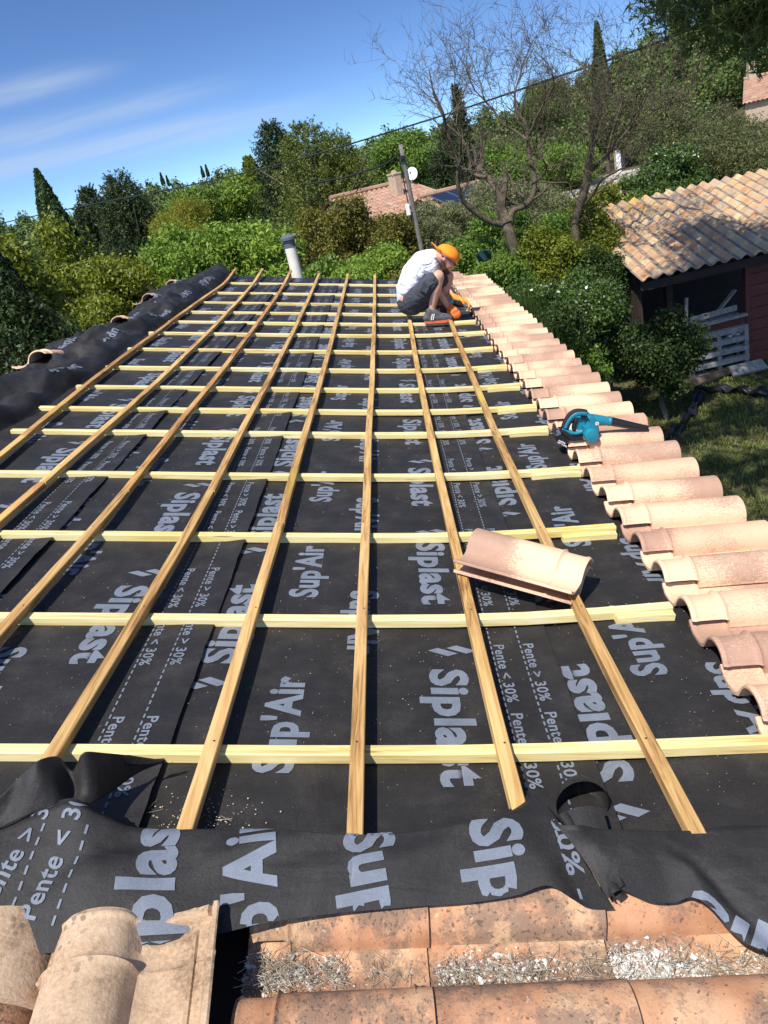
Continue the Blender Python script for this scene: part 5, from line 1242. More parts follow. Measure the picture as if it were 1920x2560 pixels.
mb = MB(); p = onZ(1450 * S9, 972 * S9, .03); mb.box(p, (.16, .1, .03), None, 0, .008); tag(mb.build('plastic_offcut', GREYP), 'small grey offcut on the lawn beside the eaves tiles', 'offcut')

# green netting panels among the bushes
def net(px, py, w, h, D, lab):
    p = onD(px * S9, py * S9, D); m_, t_ = newmat('green_netting'); b_ = NB(t_); col = b_.mix(b_.noise(b_.map((1, 1, 1)), 9, 3), (0.008, 0.03, 0.025, 1), (0.02, 0.08, 0.065, 1)); b_.out(col, .7)
    G = np.zeros((9, 9, 3))
    for i in range(9):
        for j in range(9): x = (i / 8 - .5) * w; G[i, j] = (p[0] + x, p[1] + .10 * math.sin(i * 1.1 + j * .5), p[2] + (j / 8 - .5) * h)
    mb = MB(); mb.grid(G); o = mb.build('netting', m_, smooth=True); o.modifiers.new('t', 'SOLIDIFY').thickness = .004; tag(o, lab, 'netting', 'green netting pieces among the bushes')
net(1235, 745, .40, .8, 11.5, 'dark green netting on the fence beside the eaves tiles')
net(1045, 552, .22, .18, 13.2, 'small teal green netting bundle in the shrub right of the roofer')
# thin fence posts by the netting
for q, (px, py) in enumerate(((1190, 760), (1215, 790), (1250, 830), (1280, 850))):
    p = onD(px * S9, py * S9, 10.8 - q * .3); mb = MB(); mb.tube([(p[0], p[1], 0), (p[0] + .02, p[1], 1.5)], .018, 6); o = mb.build('fence_post', GREYW)
    tag(o, 'thin grey garden stake beside the eaves tiles, %s from the far end' % ORD[q], 'stake', 'garden stakes along the hedge')

# ------------------------------------------------------------------ neighbouring houses
def gable_house(name, label, R0, R1, half_w, slope, base, mt, mats, extra=None, depth_dir=None, facing=1):
    """R0,R1 ridge ends in the world; the visible slope falls towards the viewer"""
    R0 = np.array(R0); R1 = np.array(R1); ux = R1 - R0; ux[2] = 0; Ln = np.linalg.norm(ux); ux /= Ln; fw = np.array([ux[1], -ux[0], 0.0])
    if fw[1] > 0: fw = -fw
    z = (R0[2] + R1[2]) / 2; ez_ = z - half_w * slope; c = (R0 + R1) / 2
    e = empty(name, (c[0], c[1], base)); tag(e, label, 'house', 'neighbouring houses')
    up = -fw * 1.0 + np.array([0, 0, slope]); up /= np.linalg.norm(up)
    def slopeobj(nm, f, start, sx):
        u2 = -f + np.array([0, 0, slope]); u2 /= np.linalg.norm(u2); n2 = np.cross(sx, u2); o0 = start + f * (half_w + .25); o0 = np.array([o0[0], o0[1], z - slope * (half_w + .25)])
        M4 = Matrix.Identity(4)
        for i in range(3): M4[i][0] = sx[i]; M4[i][1] = u2[i]; M4[i][2] = n2[i]; M4[i][3] = o0[i]
        corrug(nm, Ln + .3, (half_w + .25) * math.hypot(1, slope), .25, .05, .4, mt, M4, e, nx=5)
    slopeobj('tiled_roof', fw, R0 - ux * .15, ux); slopeobj('tiled_roof', -fw, R1 + ux * .15, -ux)
    mb = MB(); A0 = R0 * [1, 1, 0]; A1 = R1 * [1, 1, 0]; V = []
    for q in (A0, A1): V += [q - fw * half_w + [0, 0, base], q + fw * half_w + [0, 0, base], q + fw * half_w + [0, 0, ez_ - .05], q + [0, 0, z - .08], q - fw * half_w + [0, 0, ez_ - .05]]
    mb.add(V, [(4, 3, 2, 1, 0), (5, 6, 7, 8, 9), (0, 1, 6, 5), (1, 2, 7, 6), (4, 0, 5, 9)]); put(mb.build('wall', mats), e)
    mb = MB(); mb.tube([R0 + [0, 0, .05] - ux * .15, R1 + [0, 0, .05] + ux * .15], .11, 8); put(mb.build('ridge_tiles', mt), e)
    return e, ux, fw, z
mt1 = m_rooftile('pink_roof_tiles', .25, .4, [(0.36, 0.20, 0.13), (0.42, 0.26, 0.17), (0.32, 0.17, 0.11), (0.44, 0.29, 0.20)])
c7b = c_(680, 300, 3.95)
r1 = onD(*c7b(1335, 592), 36.0); r0 = onD(*c7b(560, 905), 31.0); zr = r1[2]
# a horizontal ridge: choose the distance of the left end so both ends share one height
r0 = onD(*c7b(610, 800), 34.0); zr = (r0[2] + r1[2]) / 2; r0[2] = r1[2] = zr
h1, ux, fw, z = gable_house('neighbour_house', 'pinkish tiled house with a chimney and satellite dish behind the pole', r0, r1, 3.4, .32, float(terr(*r1[:2])) - .2, mt1, STUCCO_S)
p = onD(*c7b(1222, 640), 34.3); mb = MB(); R3 = np.stack([ux, -fw, [0, 0, 1]], 1); mb.box((p[0], p[1], zr - .35), (.32, .5, 1.5), R3, 0, .01); mb.box((p[0], p[1], zr + .42), (.38, .55, .06), R3, 0, .01)
mb.tube([(p[0], p[1] - .26, zr + .46), (p[0], p[1] + .26, zr + .46)], .12, 10); put(mb.build('chimney', STUCCO), h1)
# gable window
w0 = r1 + ux * .03 + fw * -1.2; mb = MB(); mb.box((w0[0], w0[1], zr - 1.35), (.04, .7, .6), R3); put(mb.build('window', GLASSD), h1)
# satellite dish on a mast at the gable
d0 = onD(890 * S9, 375 * S9, 35.6); e = empty('satellite_dish', (d0[0], d0[1], zr)); tag(e, 'white oval satellite dish above the gable of the pinkish house', 'satellite dish')
mb = MB(); nd = np.array([-.25, -1, .35]); nd /= np.linalg.norm(nd); xx = np.cross(nd, [0, 0, 1]); xx /= np.linalg.norm(xx); yy = np.cross(xx, nd); G = np.zeros((7, 25, 3))
for i in range(7):
    for k in range(25): a = 2 * math.pi * k / 24; r = .27 * i / 6; G[i, k] = d0 + xx * r * math.cos(a) * .88 + yy * r * math.sin(a) + nd * (r * r * .6 - .04)
mb.grid(G); o = mb.build('reflector', DISHM, smooth=True); o.modifiers.new('t', 'SOLIDIFY').thickness = .015; put(o, e)
mb = MB(); mb.tube([d0 - nd * .08 + [0, 0, -1.2], d0 - nd * .08 + [0, 0, .1]], .022, 8); mb.tube([d0 - yy * .25, d0 + nd * .32 - yy * .05], .012, 6); mb.box(d0 + nd * .33 - yy * .05, (.06, .08, .06)); put(mb.build('mast', BLACKP), e)
# second house with the solar panels
c2 = c_(960, 0, 1.728)
r1 = onD(*c2(398, 800), 33.0); r0 = onD(*c2(165, 852), 33.0); r0 = onD(*c2(165, 852), 31.5); zr = (r0[2] + r1[2]) / 2; r0[2] = r1[2] = zr
h2, ux, fw, z = gable_house('neighbour_house', 'house with dark solar panels and a white window behind the larger bare tree', r0, r1, 2.9, .34, float(terr(*r1[:2])) - .2, mt1, STUCCO_S)
up = -fw + np.array([0, 0, .34]); up /= np.linalg.norm(up); nn_ = np.cross(ux, up); nn_ *= np.sign(nn_[2])
for k in range(3):
    mb = MB(); c = r1 - ux * (.55 + .82 * k) - up * 1.3 + nn_ * .16; mb.box(c, (.78, 1.75, .04), np.stack([ux, up, nn_], 1), 0, .004); mb.box(c + nn_ * .021, (.74, 1.7, .004), np.stack([ux, up, nn_], 1), 1)
    o = mb.build('solar_panel', [STEEL, PANEL]); tag(o, 'dark solar panel on the second house roof, %s from its gable' % ORD[k], 'solar panel', 'solar panels on the second house')
R3 = np.stack([ux, -fw, [0, 0, 1]], 1); wc = r1 + ux * .03 + fw * -.6; wc[2] = z - 1.35; mb = MB()
for (y, zz, sy, sz) in ((-.42, 0, .07, .95), (.42, 0, .07, .95), (0, .45, .9, .07), (0, -.45, .9, .07), (0, 0, .06, .9)): mb.box(wc + R3 @ np.array([.02, y, zz]), (.05, sy, sz), R3)
wf = mb.build('window', WHITE); put(wf, h2); mb = MB(); mb.box(wc, (.02, .8, .88), R3); put(mb.build('pane', GLASSD), wf)
# third roof, up at the right edge
r0 = onD(1612 * S9, 172 * S9, 62); r1 = onD(1730 * S9, 160 * S9, 62); r1[2] = r0[2]
h3, ux, fw, z = gable_house('neighbour_house', 'house with a pale tiled roof high at the right edge', r0, r1, 3.0, .42, r0[2] - 4.5, mt1, STUCCO)
p = r0 + ux * .3; mb = MB(); mb.box((p[0], p[1], z + .3), (.5, .5, 1.3), None, 0, .02); put(mb.build('chimney', STUCCO), h3)

# pergola terrace of the house on the slope
def pergola():
    D = 52; g0 = onD(1345 * S9, 372 * S9, D); gz = g0[2]; e = empty('pergola', g0); tag(e, 'white pillared porch with a tiled roof on the slope, behind the smaller bare tree', 'porch')
    a = onD(1338 * S9, 372 * S9, D); b = onD(1398 * S9, 352 * S9, D); b[2] = a[2]; ux = b - a; Lp = np.linalg.norm(ux); ux /= Lp; fw = np.array([ux[1], -ux[0], 0.]); h = onD(1335 * S9, 300 * S9, D)[2] - gz; R3 = np.stack([ux, -fw, [0, 0, 1]], 1)
    for x in (0, Lp, Lp + 1.9):
        mb = MB(); mb.box(a + ux * x + [0, 0, h / 2], (.28, .28, h), R3, 0, .02); put(mb.build('pillar', WHITE), e)
    mb = MB(); mb.box(a + ux * (Lp / 2 + .9) + [0, 0, h + .12], (Lp + 2.3, .26, .24), R3, 0, .01); put(mb.build('beam', WHITE), e)
    mb = MB(); mb.box(a + ux * (Lp / 2 + 1) - fw * 3.2 + [0, 0, h / 2], (Lp + 2.6, .2, h), R3); put(mb.build('wall', STUCCO), e)
    mb = MB(); mb.box(a + ux * .9 - fw * 3.05 + [0, 0, h * .42], (1.1, .06, h * .8), R3); put(mb.build('doorway', GLASSD), e)
    u2 = -fw + np.array([0, 0, .3]); u2 /= np.linalg.norm(u2); n2 = np.cross(ux, u2); o0 = a - ux * .4 + fw * .5 + [0, 0, h + .26]; M4 = Matrix.Identity(4)
    for i in range(3): M4[i][0] = ux[i]; M4[i][1] = u2[i]; M4[i][2] = n2[i]; M4[i][3] = o0[i]
    corrug('tiled_roof', Lp + 2.8, 3.9, .25, .05, .4, mt1, M4, e, nx=5)
    mb = MB()
    for k in range(5): mb.box(a + ux * (.3 - k * .7) + fw * (1.0 + k * 1.3) + [0, 0, -.12 - k * .32], (6.5, 1.4, .3), R3, 0, .03)
    o = mb.build('terrace_steps', CONC); tag(o, 'pale stone terrace steps below the white pillared porch', 'steps')
    mb = MB(); p = onD(1614 / 1.157, 415, 52) if False else a + fw * 1.0 + ux * 4.2; mb.box(p + [0, 0, .5], (.9, .9, 1.1), R3, 0, .02)
pergola()

# pole, cables
pt = onD(865 * S9, 312 * S9, 20.5); pb = onD(912 * S9, 545 * S9, 20.5); e = empty('utility_pole', (pt[0], pt[1], float(terr(pt[0], pt[1])))); tag(e, 'weathered grey wooden utility pole beyond the roofer', 'utility pole')
mb = MB(); g = float(terr(pt[0], pt[1])); Pp = np.array([pb + (pt - pb) * t for t in np.linspace(-.8, 1, 14)]); mb.tube(Pp, np.linspace(.075, .052, 14), 10); put(mb.build('shaft', BARKP, smooth=True), e)
pw = pb + (pt - pb) * .42; mb = MB(); mb.box(pw + [-.14, -.12, 0], (.10, .08, .27), None, 0, .01); put(mb.build('meter_box', WHITE), e)
mb = MB(); mb.tube([pb + (pt - pb) * t + np.array([-.10, -.06, 0]) for t in np.linspace(.30, .9, 8)], .016, 6); mb.box(pt + [0, -.06, -.30], (.12, .11, .10), None, 0, .01); put(mb.build('cable_clamp', BLACKP), e)
def cable(pts, r, lab):
    P = []
    for i in range(61):
        u = i / 60 * (len(pts) - 1); k = min(len(pts) - 2, int(u)); f = u - k
        P.append(tuple(np.interp(u, range(len(pts)), [p[c] for p in pts]) for c in range(3)))
    A_ = np.array([[p[0], p[1]] for p in pts], float); iv = np.array([1 / p[2] for p in pts]); u = np.linspace(0, 1, 80); d = np.r_[0, np.cumsum(np.hypot(*np.diff(A_, axis=0).T))]; d /= d[-1]
    XY = cat_interp(np.column_stack([A_, iv * 1000]), u); W_ = [onD(x * S9, y * S9, 1000 / i) for x, y, i in XY]
    mb = MB(); mb.tube(W_, r, 6); o = mb.build('cable', WIRE, smooth=True); tag(o, lab, 'cable', 'overhead cables')
cable([(-60, 500, 40), (0, 483, 37), (180, 445, 32), (435, 395, 27), (640, 345, 24), (829, 289, 21.5), (1010, 232, 19.5), (1180, 174, 17.5), (1350, 117, 16), (1554, 38, 14), (1700, -25, 13)], .021, 'thick black overhead cable crossing the whole sky')
cable([(866, 330, 20.5), (840, 350, 21), (800, 366, 22), (740, 384, 24), (660, 398, 26)], .024, 'short black cable dropping left from the top of the pole')

# ------------------------------------------------------------------ debris
def debris():
    rng = np.random.default_rng(6); V = []; m_, t_ = newmat('dry_needles'); b_ = NB(t_); r_ = b_.n('ShaderNodeNewGeometry').outputs['Random Per Island']; b_.out(b_.ramp(r_, [(0, (0.17, 0.13, 0.09)), (.5, (0.33, 0.28, 0.20)), (1, (0.50, 0.46, 0.38))]), .9)
    mc, t_ = newmat('mortar_crumbs'); b_ = NB(t_); r_ = b_.n('ShaderNodeNewGeometry').outputs['Random Per Island']; b_.out(b_.ramp(r_, [(0, (0.45, 0.42, 0.36)), (.75, (0.70, 0.68, 0.63)), (.86, (0.75, 0.74, 0.70)), (.93, (0.45, 0.17, 0.08)), (1, (0.50, 0.24, 0.13))]), .95)
    N_ = []; Fq = []
    def needle(c, L_, a, tilt):
        d = np.array([math.cos(a) * math.cos(tilt), math.sin(a) * math.cos(tilt), math.sin(tilt)]); s_ = np.array([-math.sin(a), math.cos(a), 0]) * .00045; u = np.array([0, 0, .0006]); c = np.array(c); b0 = len(N_)
        N_.extend([c - d * L_ / 2 - s_, c - d * L_ / 2 + s_, c - d * L_ / 2 + u, c + d * L_ / 2 - s_, c + d * L_ / 2 + s_, c + d * L_ / 2 + u]); Fq.extend([(b0, b0 + 3, b0 + 5, b0 + 2), (b0 + 1, b0 + 2, b0 + 5, b0 + 4)])
    C_ = []; Cf = []
    def crumb(c, r):
        b0 = len(C_); c = np.array(c)
        d = rng.normal(size=(6, 3)); base = np.array([(1, 0, 0), (-1, 0, 0), (0, 1, 0), (0, -1, 0), (0, 0, 1), (0, 0, -1)], float) * rng.uniform(.5, 1.2, (6, 1)) + d * .12
        C_.extend(list(c + base * r * [1, 1, .6])); Cf.extend([(b0 + a, b0 + b, b0 + c_2) for a, b, c_2 in ((0, 2, 4), (2, 1, 4), (1, 3, 4), (3, 0, 4), (2, 0, 5), (1, 2, 5), (3, 1, 5), (0, 3, 5))])
    def zpan(t): return -.030
    # pans of the old tiles: t around 0.92 (and the part hidden below the sheets)
    for (s0, s1, n1, n2, pile) in ((-.22, -.04, 420, 320, .3), (.0, .10, 60, 40, 0), (.125, .44, 800, 1500, .6), (.44, .80, 900, 3600, .9)):
        for _ in range(n1):
            s = rng.uniform(s0, s1); t = .915 + rng.normal() * .020 + (.012 if s > .4 else 0); needle((s, t, -.050 + abs(rng.normal()) * .006 * (1 + pile)), rng.uniform(.012, .042), rng.uniform(0, 3.14), rng.normal() * .07)
        for _ in range(n2):
            s = rng.uniform(s0, s1) if rng.random() < .45 else rng.normal(.50, .035) if s0 > .4 else rng.normal((s0 + s1) / 2, .06); t = .918 + rng.normal() * .022; s = min(max(s, s0), s1 + .05)
            crumb((s, t, -.052 + abs(rng.normal()) * .008 * pile), abs(rng.normal()) * .0022 + .0012 + (.006 if rng.random() < .03 else 0))
    nx_, ny_ = 420, 44; GX, GY = np.meshgrid(np.linspace(-.22, .82, nx_), np.linspace(.862, .972, ny_), indexing='ij'); Gd = np.zeros((nx_, ny_, 3))
    for i in range(nx_):
        for j in range(ny_):
            x, y = GX[i, j], GY[i, j]; h = mnoise.fractal(Vector((x * 28, y * 28, 0)), .9, 2.1, 5); e_ = 1 - abs((y - .917 - (.010 if x > .4 else 0)) / .050) ** 2
            Gd[i, j] = (x, y, -.0635 + (.010 + .006 * h) * max(e_, -.5) + .0035 * mnoise.noise(Vector((x * 170, y * 170, 3))) + (-.02 if -.04 < x < .11 and h < .25 else 0))
    m_d, t_ = newmat('matted_debris'); b_ = NB(t_); v_ = b_.map((1, 1, 1)); b_.out(b_.ramp(b_.noise(v_, 160, 5, .8), [(.36, (0.09, 0.065, 0.045)), (.5, (0.24, 0.20, 0.15)), (.64, (0.52, 0.49, 0.43))]), .95, b_.noise(v_, 260, 3, .8), .8, .004, .1)
    mbd = MB(); mbd.grid(Gd); o = mbd.build('matted_debris', m_d, mat4=RF); tag(o, 'matted grey brown dust and plant litter in the troughs of the old tiles', 'litter', kind='stuff')
    o = mesh_np('dry_needles', N_, Fq, m_, mat4=RF); tag(o, 'dry pine needles lying in the troughs of the old tiles', 'pine needles', kind='stuff')
    o = mesh_np('mortar_crumbs', C_, Cf, mc, mat4=RF); tag(o, 'white mortar crumbs lying in the troughs of the old tiles', 'crumbs', kind='stuff')
    # saw dust and chips on the membrane
    C_.clear(); Cf.clear()
    for _ in range(1500):
        t = 1.2 + rng.gamma(1.3, .9); s = rng.uniform(-1.3, 1.0)
        if t > 5: continue
        crumb((s, t, float(wr(s, t)) + .0085), rng.uniform(.0005, .0014) * (1 + .25 * (t - 1)))
    for _ in range(160):
        s = rng.normal(-.36, .06); t = rng.normal(1.22, .04); crumb((s, t, float(wr(s, t)) + .009), rng.uniform(.0007, .0024))
    o = mesh_np('wood_chips', C_, Cf, simple('wood_chip', (0.62, 0.50, 0.33), .9), mat4=RF); tag(o, 'fine sawdust and wood chips scattered on the black membrane', 'wood chips', kind='stuff')
    N_.clear(); Fq.clear()
    for (px, py, a, L_) in ((385, 2030, .3, .035), (382, 2012, 1.2, .03), (560, 2050, .1, .035), (566, 2048, -.5, .03), (700, 1895, .7, .04), (440, 1900, .9, .03)):
        p = at(px, py, .012); needle((p[0], p[1], .014), L_, a, 0)
    o = mesh_np('loose_needles', N_, Fq, m_, mat4=RF); tag(o, 'few loose pine needles on the membrane near its folded edge', 'pine needles', kind='stuff')
debris()

# ------------------------------------------------------------------ the roofer
def blob_mesh(name, chains, mat, parent, voxel=.008, smooth=4, extra=None, mats=None):
    """chains: lists of (point, radius); neighbouring balls are joined by round cones, then fused into one skin"""
    mb = MB()
    def ball(c, r, sc=(1, 1, 1)):
        c = np.array(c); n, m = 14, 8; V = [c + np.array([0, 0, r]) * sc]; 
        for i in range(1, m):
            for k in range(n): a = math.pi * i / m; b = 2 * math.pi * k / n; V.append(c + np.array([r * math.sin(a) * math.cos(b), r * math.sin(a) * math.sin(b), r * math.cos(a)]) * sc)
        V.append(c - np.array([0, 0, r]) * sc); Fc = [(0, 1 + k, 1 + (k + 1) % n) for k in range(n)]
        for i in range(m - 2): Fc += [(1 + i * n + k, 1 + (i + 1) * n + k, 1 + (i + 1) * n + (k + 1) % n, 1 + i * n + (k + 1) % n) for k in range(n)]
        Fc += [(1 + (m - 2) * n + k, len(V) - 1, 1 + (m - 2) * n + (k + 1) % n) for k in range(n)]; mb.add(V, Fc)
    for ch in chains:
        for i, (p, r) in enumerate(ch):
            p = np.array(p, float)
            if i < len(ch) - 1:
                q, r2 = np.array(ch[i + 1][0], float), ch[i + 1][1]; n = max(2, int(np.linalg.norm(q - p) / (min(r, r2) * .35)))
                for k in range(n): f = k / n; ball(p + (q - p) * f, r + (r2 - r) * f)
            else: ball(p, r)
    for (c, r, sc) in (extra or []): ball(c, r, sc)
    o = mb.build(name, mat, smooth=True)
    m = o.modifiers.new('skin', 'REMESH'); m.mode = 'VOXEL'; m.voxel_size = voxel; m.use_smooth_shade = True
    m2 = o.modifiers.new('relax', 'SMOOTH'); m2.iterations = smooth; m2.factor = .5
    if parent is not None: put(o, parent)
    return o
SKIN = simple('skin', (0.60, 0.33, 0.22), .55, var=.14, scale=12, bstr=.05); SHIRT = simple('white_cotton', (0.80, 0.80, 0.82), .85, var=.03, scale=14, bstr=1.0, bscale=11, bdist=.05)
SHORTS = simple('dark_grey_cloth', (0.045, 0.050, 0.062), .85, var=.25, scale=18, bstr=.9, bscale=14, bdist=.03); CAPM = simple('orange_cap', (0.95, 0.27, 0.012), .75, var=.10, scale=14)
GLOVE = simple('orange_glove', (0.78, 0.16, 0.03), .75, var=.25, scale=40); GLOVE2 = simple('yellow_orange_glove', (0.85, 0.33, 0.05), .75, var=.2, scale=40)
SHOE = simple('grey_shoe', (0.085, 0.085, 0.085), .8, var=.4, scale=40); SOLE = simple('orange_sole', (0.70, 0.13, 0.04), .7); BEARD = simple('brown_beard', (0.085, 0.038, 0.022), .9, var=.4, scale=60)
PURP = simple('purple_frame', (0.07, 0.025, 0.12), .3); SOCK = simple('sock', (0.03, 0.03, 0.03), .9)
def roofer():
    YP = 7.26
    def J(x, y, dt=0.0): return onY(960 + x / 5.53, 580 + y / 5.53, YP + dt)
    g = J(640, 1235, 0); e = empty('person', g)
    tag(e, 'crouching roofer in white T-shirt, grey shorts and backwards orange cap, using a power tool', 'person')
    # head frame in the picture plane: up axis towards the upper right, face towards the lower right
    ex_ = J(1000, 500) - J(900, 500); ex_ /= np.linalg.norm(ex_); ey_ = J(900, 400) - J(900, 500); ey_ /= np.linalg.norm(ey_)
    up = ex_ * .52 + ey_ * .85; fwd = ex_ * .85 - ey_ * .52; side = np.array([0, -1.0, 0])
    hc = J(850, 352, 0)
    def Hd(f, u, s_=0): return hc + fwd * f + up * u + side * s_
    body = [
     [(J(350, 960, 0), .10), (J(345, 800, 0), .095), (J(440, 560, 0), .10), (J(565, 430, 0), .09), (J(660, 345, 0), .062), (J(735, 335, 0), .056), (Hd(-.01, -.01), .070)],
     [(J(590, 440, -.10), .06), (J(645, 455, -.17), .052), (J(668, 600, -.14), .042), (J(705, 770, -.06), .037), (J(800, 905, -.03), .035), (J(872, 1020, -.02), .026), (J(905, 1060, -.02), .026)],
     [(J(600, 400, .10), .06), (J(690, 420, .17), .052), (J(800, 600, .20), .042), (J(870, 745, .17), .038), (J(950, 850, .12), .032), (J(1010, 920, .08), .026), (J(1060, 945, .06), .028)],
     [(J(345, 950, -.07), .10), (J(480, 860, -.14), .088), (J(640, 700, -.18), .070), (J(742, 615, -.18), .060), (J(735, 700, -.18), .053), (J(700, 800, -.175), .058), (J(680, 930, -.17), .045), (J(664, 1040, -.165), .034), (J(660, 1120, -.165), .034)],
     [(J(360, 930, .08), .10), (J(560, 790, .13), .085), (J(760, 660, .15), .066), (J(880, 615, .16), .058), (J(868, 700, .16), .052), (J(830, 810, .16), .056), (J(770, 950, .16), .043), (J(735, 1040, .16), .034), (J(730, 1090, .16), .034)],
     [(Hd(.02, .02), .088), (Hd(-.015, .015), .090), (Hd(.045, -.03), .070), (Hd(.055, -.065), .052)],
     [(Hd(.088, -.03), .020), (Hd(.107, -.042), .013)], [(Hd(.085, .012), .020), (Hd(.09, .018, .02), .014)],
     [(Hd(-.012, -.012, .080), .018), (Hd(-.012, -.030, .078), .012)], [(Hd(-.012, -.012, -.080), .018), (Hd(-.012, -.030, -.078), .012)],
     [(Hd(.095, -.072, 0), .013), (Hd(.088, -.075, .018), .010)],
    ]
    blob_mesh('body', body, SKIN, e, .0075, 3)
    for sgn in (1, -1):
        mb = MB(); mb.tube([Hd(.088, -.006, sgn * .032), Hd(.092, -.006, sgn * .032), Hd(.094, -.006, sgn * .032)], [.011, .010, .004], 10); put(mb.build('eye', [GLASSD], smooth=True), e)
    blob_mesh('beard', [[(Hd(.0, -.055, .066), .016), (Hd(.035, -.085, .052), .024), (Hd(.072, -.100, .022), .027), (Hd(.080, -.100, -.022), .027), (Hd(.035, -.085, -.052), .024), (Hd(.0, -.055, -.066), .016)], [(Hd(-.02, -.03, .072), .014), (Hd(.0, -.06, .066), .016)], [(Hd(.102, -.062, .014), .008), (Hd(.102, -.062, -.014), .008)]], BEARD, e, .006, 2)
    # T-shirt
    blob_mesh('t_shirt', [[(J(322, 965, -.02), .092), (J(330, 915, -.04), .106), (J(330, 800, -.01), .112), (J(415, 580, 0), .118), (J(530, 440, 0), .115), (J(605, 385, 0), .092), (J(655, 350, 0), .074)],
        [(J(330, 915, .06), .104), (J(332, 800, .05), .110), (J(440, 570, .05), .116), (J(560, 440, .07), .10)], [(J(340, 800, -.06), .102), (J(445, 575, -.07), .108), (J(560, 450, -.08), .098)],
        [(J(580, 445, -.11), .080), (J(640, 465, -.165), .068), (J(655, 520, -.16), .060)], [(J(600, 400, .11), .085), (J(695, 425, .17), .072), (J(735, 500, .185), .066)], [(J(560, 470, .05), .11), (J(655, 450, .02), .085), (J(700, 455, .03), .062)]], SHIRT, e, .0085, 2)
    blob_mesh('shorts', [[(J(345, 980, -.06), .110), (J(430, 915, -.12), .104), (J(525, 830, -.155), .095), (J(620, 730, -.175), .085), (J(668, 672, -.18), .077)],
        [(J(350, 980, .08), .110), (J(540, 820, .13), .105), (J(700, 690, .15), .092), (J(790, 650, .155), .084)], [(J(345, 955, 0), .115), (J(420, 910, 0), .11), (J(470, 950, 0), .10)], [(J(400, 1010, -.08), .095), (J(520, 960, -.10), .085), (J(560, 880, -.13), .09)]], SHORTS, e, .0085, 1)
    mb = MB(); a = J(565, 770, -.262); mb.box(a, (.075, .012, .085), Matrix.Rotation(math.radians(38), 3, 'Y'), 0, .004); put(mb.build('pocket', SHORTS), e)
    # cap worn backwards
    mb = MB(); G = np.zeros((10, 29, 3))
    for i in range(10):
        for k in range(29):
            th = math.pi / 2 * i / 9; ph_ = 2 * math.pi * k / 28; r = .108
            G[i, k] = hc + fwd * (r * 1.06 * math.sin(th) * math.cos(ph_) + .006) + side * (r * .90 * math.sin(th) * math.sin(ph_)) + up * (.016 + .100 * math.cos(th) ** .8)
    mb.grid(G)
    Bq = np.zeros((6, 13, 3))
    for i in range(6):
        for k in range(13):
            a_ = math.radians(-58 + 116 * k / 12); rr = .108 + .072 * i / 5 * math.cos(a_ * .8); Bq[i, k] = hc - fwd * (rr * 1.03 * math.cos(a_) - .008) + side * (rr * .88 * math.sin(a_)) + up * (.018 + .030 * i / 5 * 1 - .016 * abs(math.sin(a_)))
    mb.grid(Bq); o = mb.build('cap', CAPM, smooth=True); o.modifiers.new('t', 'SOLIDIFY').thickness = .004; put(o, e)
    mb = MB(); mb.tube([Hd(-.05, .0, .088), Hd(.02, .004, .090), Hd(.085, .0, .070), Hd(.105, .0, .03)], .006, 6); mb.box(Hd(.103, -.006, .032), (.012, .045, .028)); put(mb.build('glasses', PURP), e)
    # gloves: palm, four fingers, thumb
    def glove(w, tip, palm_n, mat, curl, name='glove'):
        w = np.array(w); tip = np.array(tip); d = tip - w; L_ = np.linalg.norm(d); d /= L_; n = np.array(palm_n, float); n -= d * (n @ d); n /= np.linalg.norm(n); s_ = np.cross(d, n)
        ch = [[(w - d * .055, .034), (w - d * .02, .031)], [(w, .030), (w + d * .045 + s_ * .016, .026), (w + d * .075 + s_ * .018, .022)], [(w, .030), (w + d * .045 - s_ * .016, .026), (w + d * .072 - s_ * .018, .021)]]
        for q, (off, ln) in enumerate(((-.030, .060), (-.010, .072), (.010, .076), (.030, .066))):
            b = w + d * .082 + s_ * off; c = curl; k1 = b + (d * math.cos(c * .5) + n * math.sin(c * .5)) * ln * .42; k2 = k1 + (d * math.cos(c) + n * math.sin(c)) * ln * .33; k3 = k2 + (d * math.cos(c * 1.6) + n * math.sin(c * 1.6)) * ln * .27
            ch.append([(b - d * .012, .0125), (k1, .0115), (k2, .0105), (k3, .0092)])
        b = w + d * .022 - s_ * .030; t1 = b + (-s_ * .6 + d * .6 + n * .35) * .034; t2 = t1 + (d * .75 + n * .6 + s_ * .1) * .032; ch.append([(b, .016), (t1, .0135), (t2, .011)])
        return blob_mesh(name, ch, mat, e, .0042, 1)
    glove(J(905, 1030, -.02), J(960, 1085, -.06), (.2, .3, -.9), GLOVE, 1.0)
    glove(J(1025, 925, .05), J(1180, 985, .03), (-.25, -.3, -.8), GLOVE2, .85)
    # shoes
    def shoe(x0, x1, yb, dt, name='shoe'):
        a = J(x0, yb, dt); b = J(x1, yb - 28, dt); d = b - a; L_ = np.linalg.norm(d); d /= L_; u = np.array([0, 0, 1.]); u -= d * (u @ d); u /= np.linalg.norm(u)
        def p(f, h, s_=0): return a + d * L_ * f + u * h + np.array([0, -1, 0]) * s_
        sh = blob_mesh(name, [[(p(.10, .045), .040), (p(.28, .048), .043), (p(.55, .043), .044), (p(.78, .036), .040), (p(.92, .032), .030)], [(p(.16, .06), .038), (p(.22, .105), .040), (p(.34, .095), .040), (p(.50, .062), .040)]], SHOE, e, .006, 2)
        mb = MB(); 
        prof = [(0, .030), (.06, .036), (.3, .038), (.55, .042), (.78, .045), (.93, .034), (1.0, .012)]
        V = []; 
        for f, w in prof:
            for h in (0, .020):
                toe = .012 * max(0, (f - .75) / .25) ** 1.5
                V += [p(f, h + toe, w), p(f, h + toe, -w)]
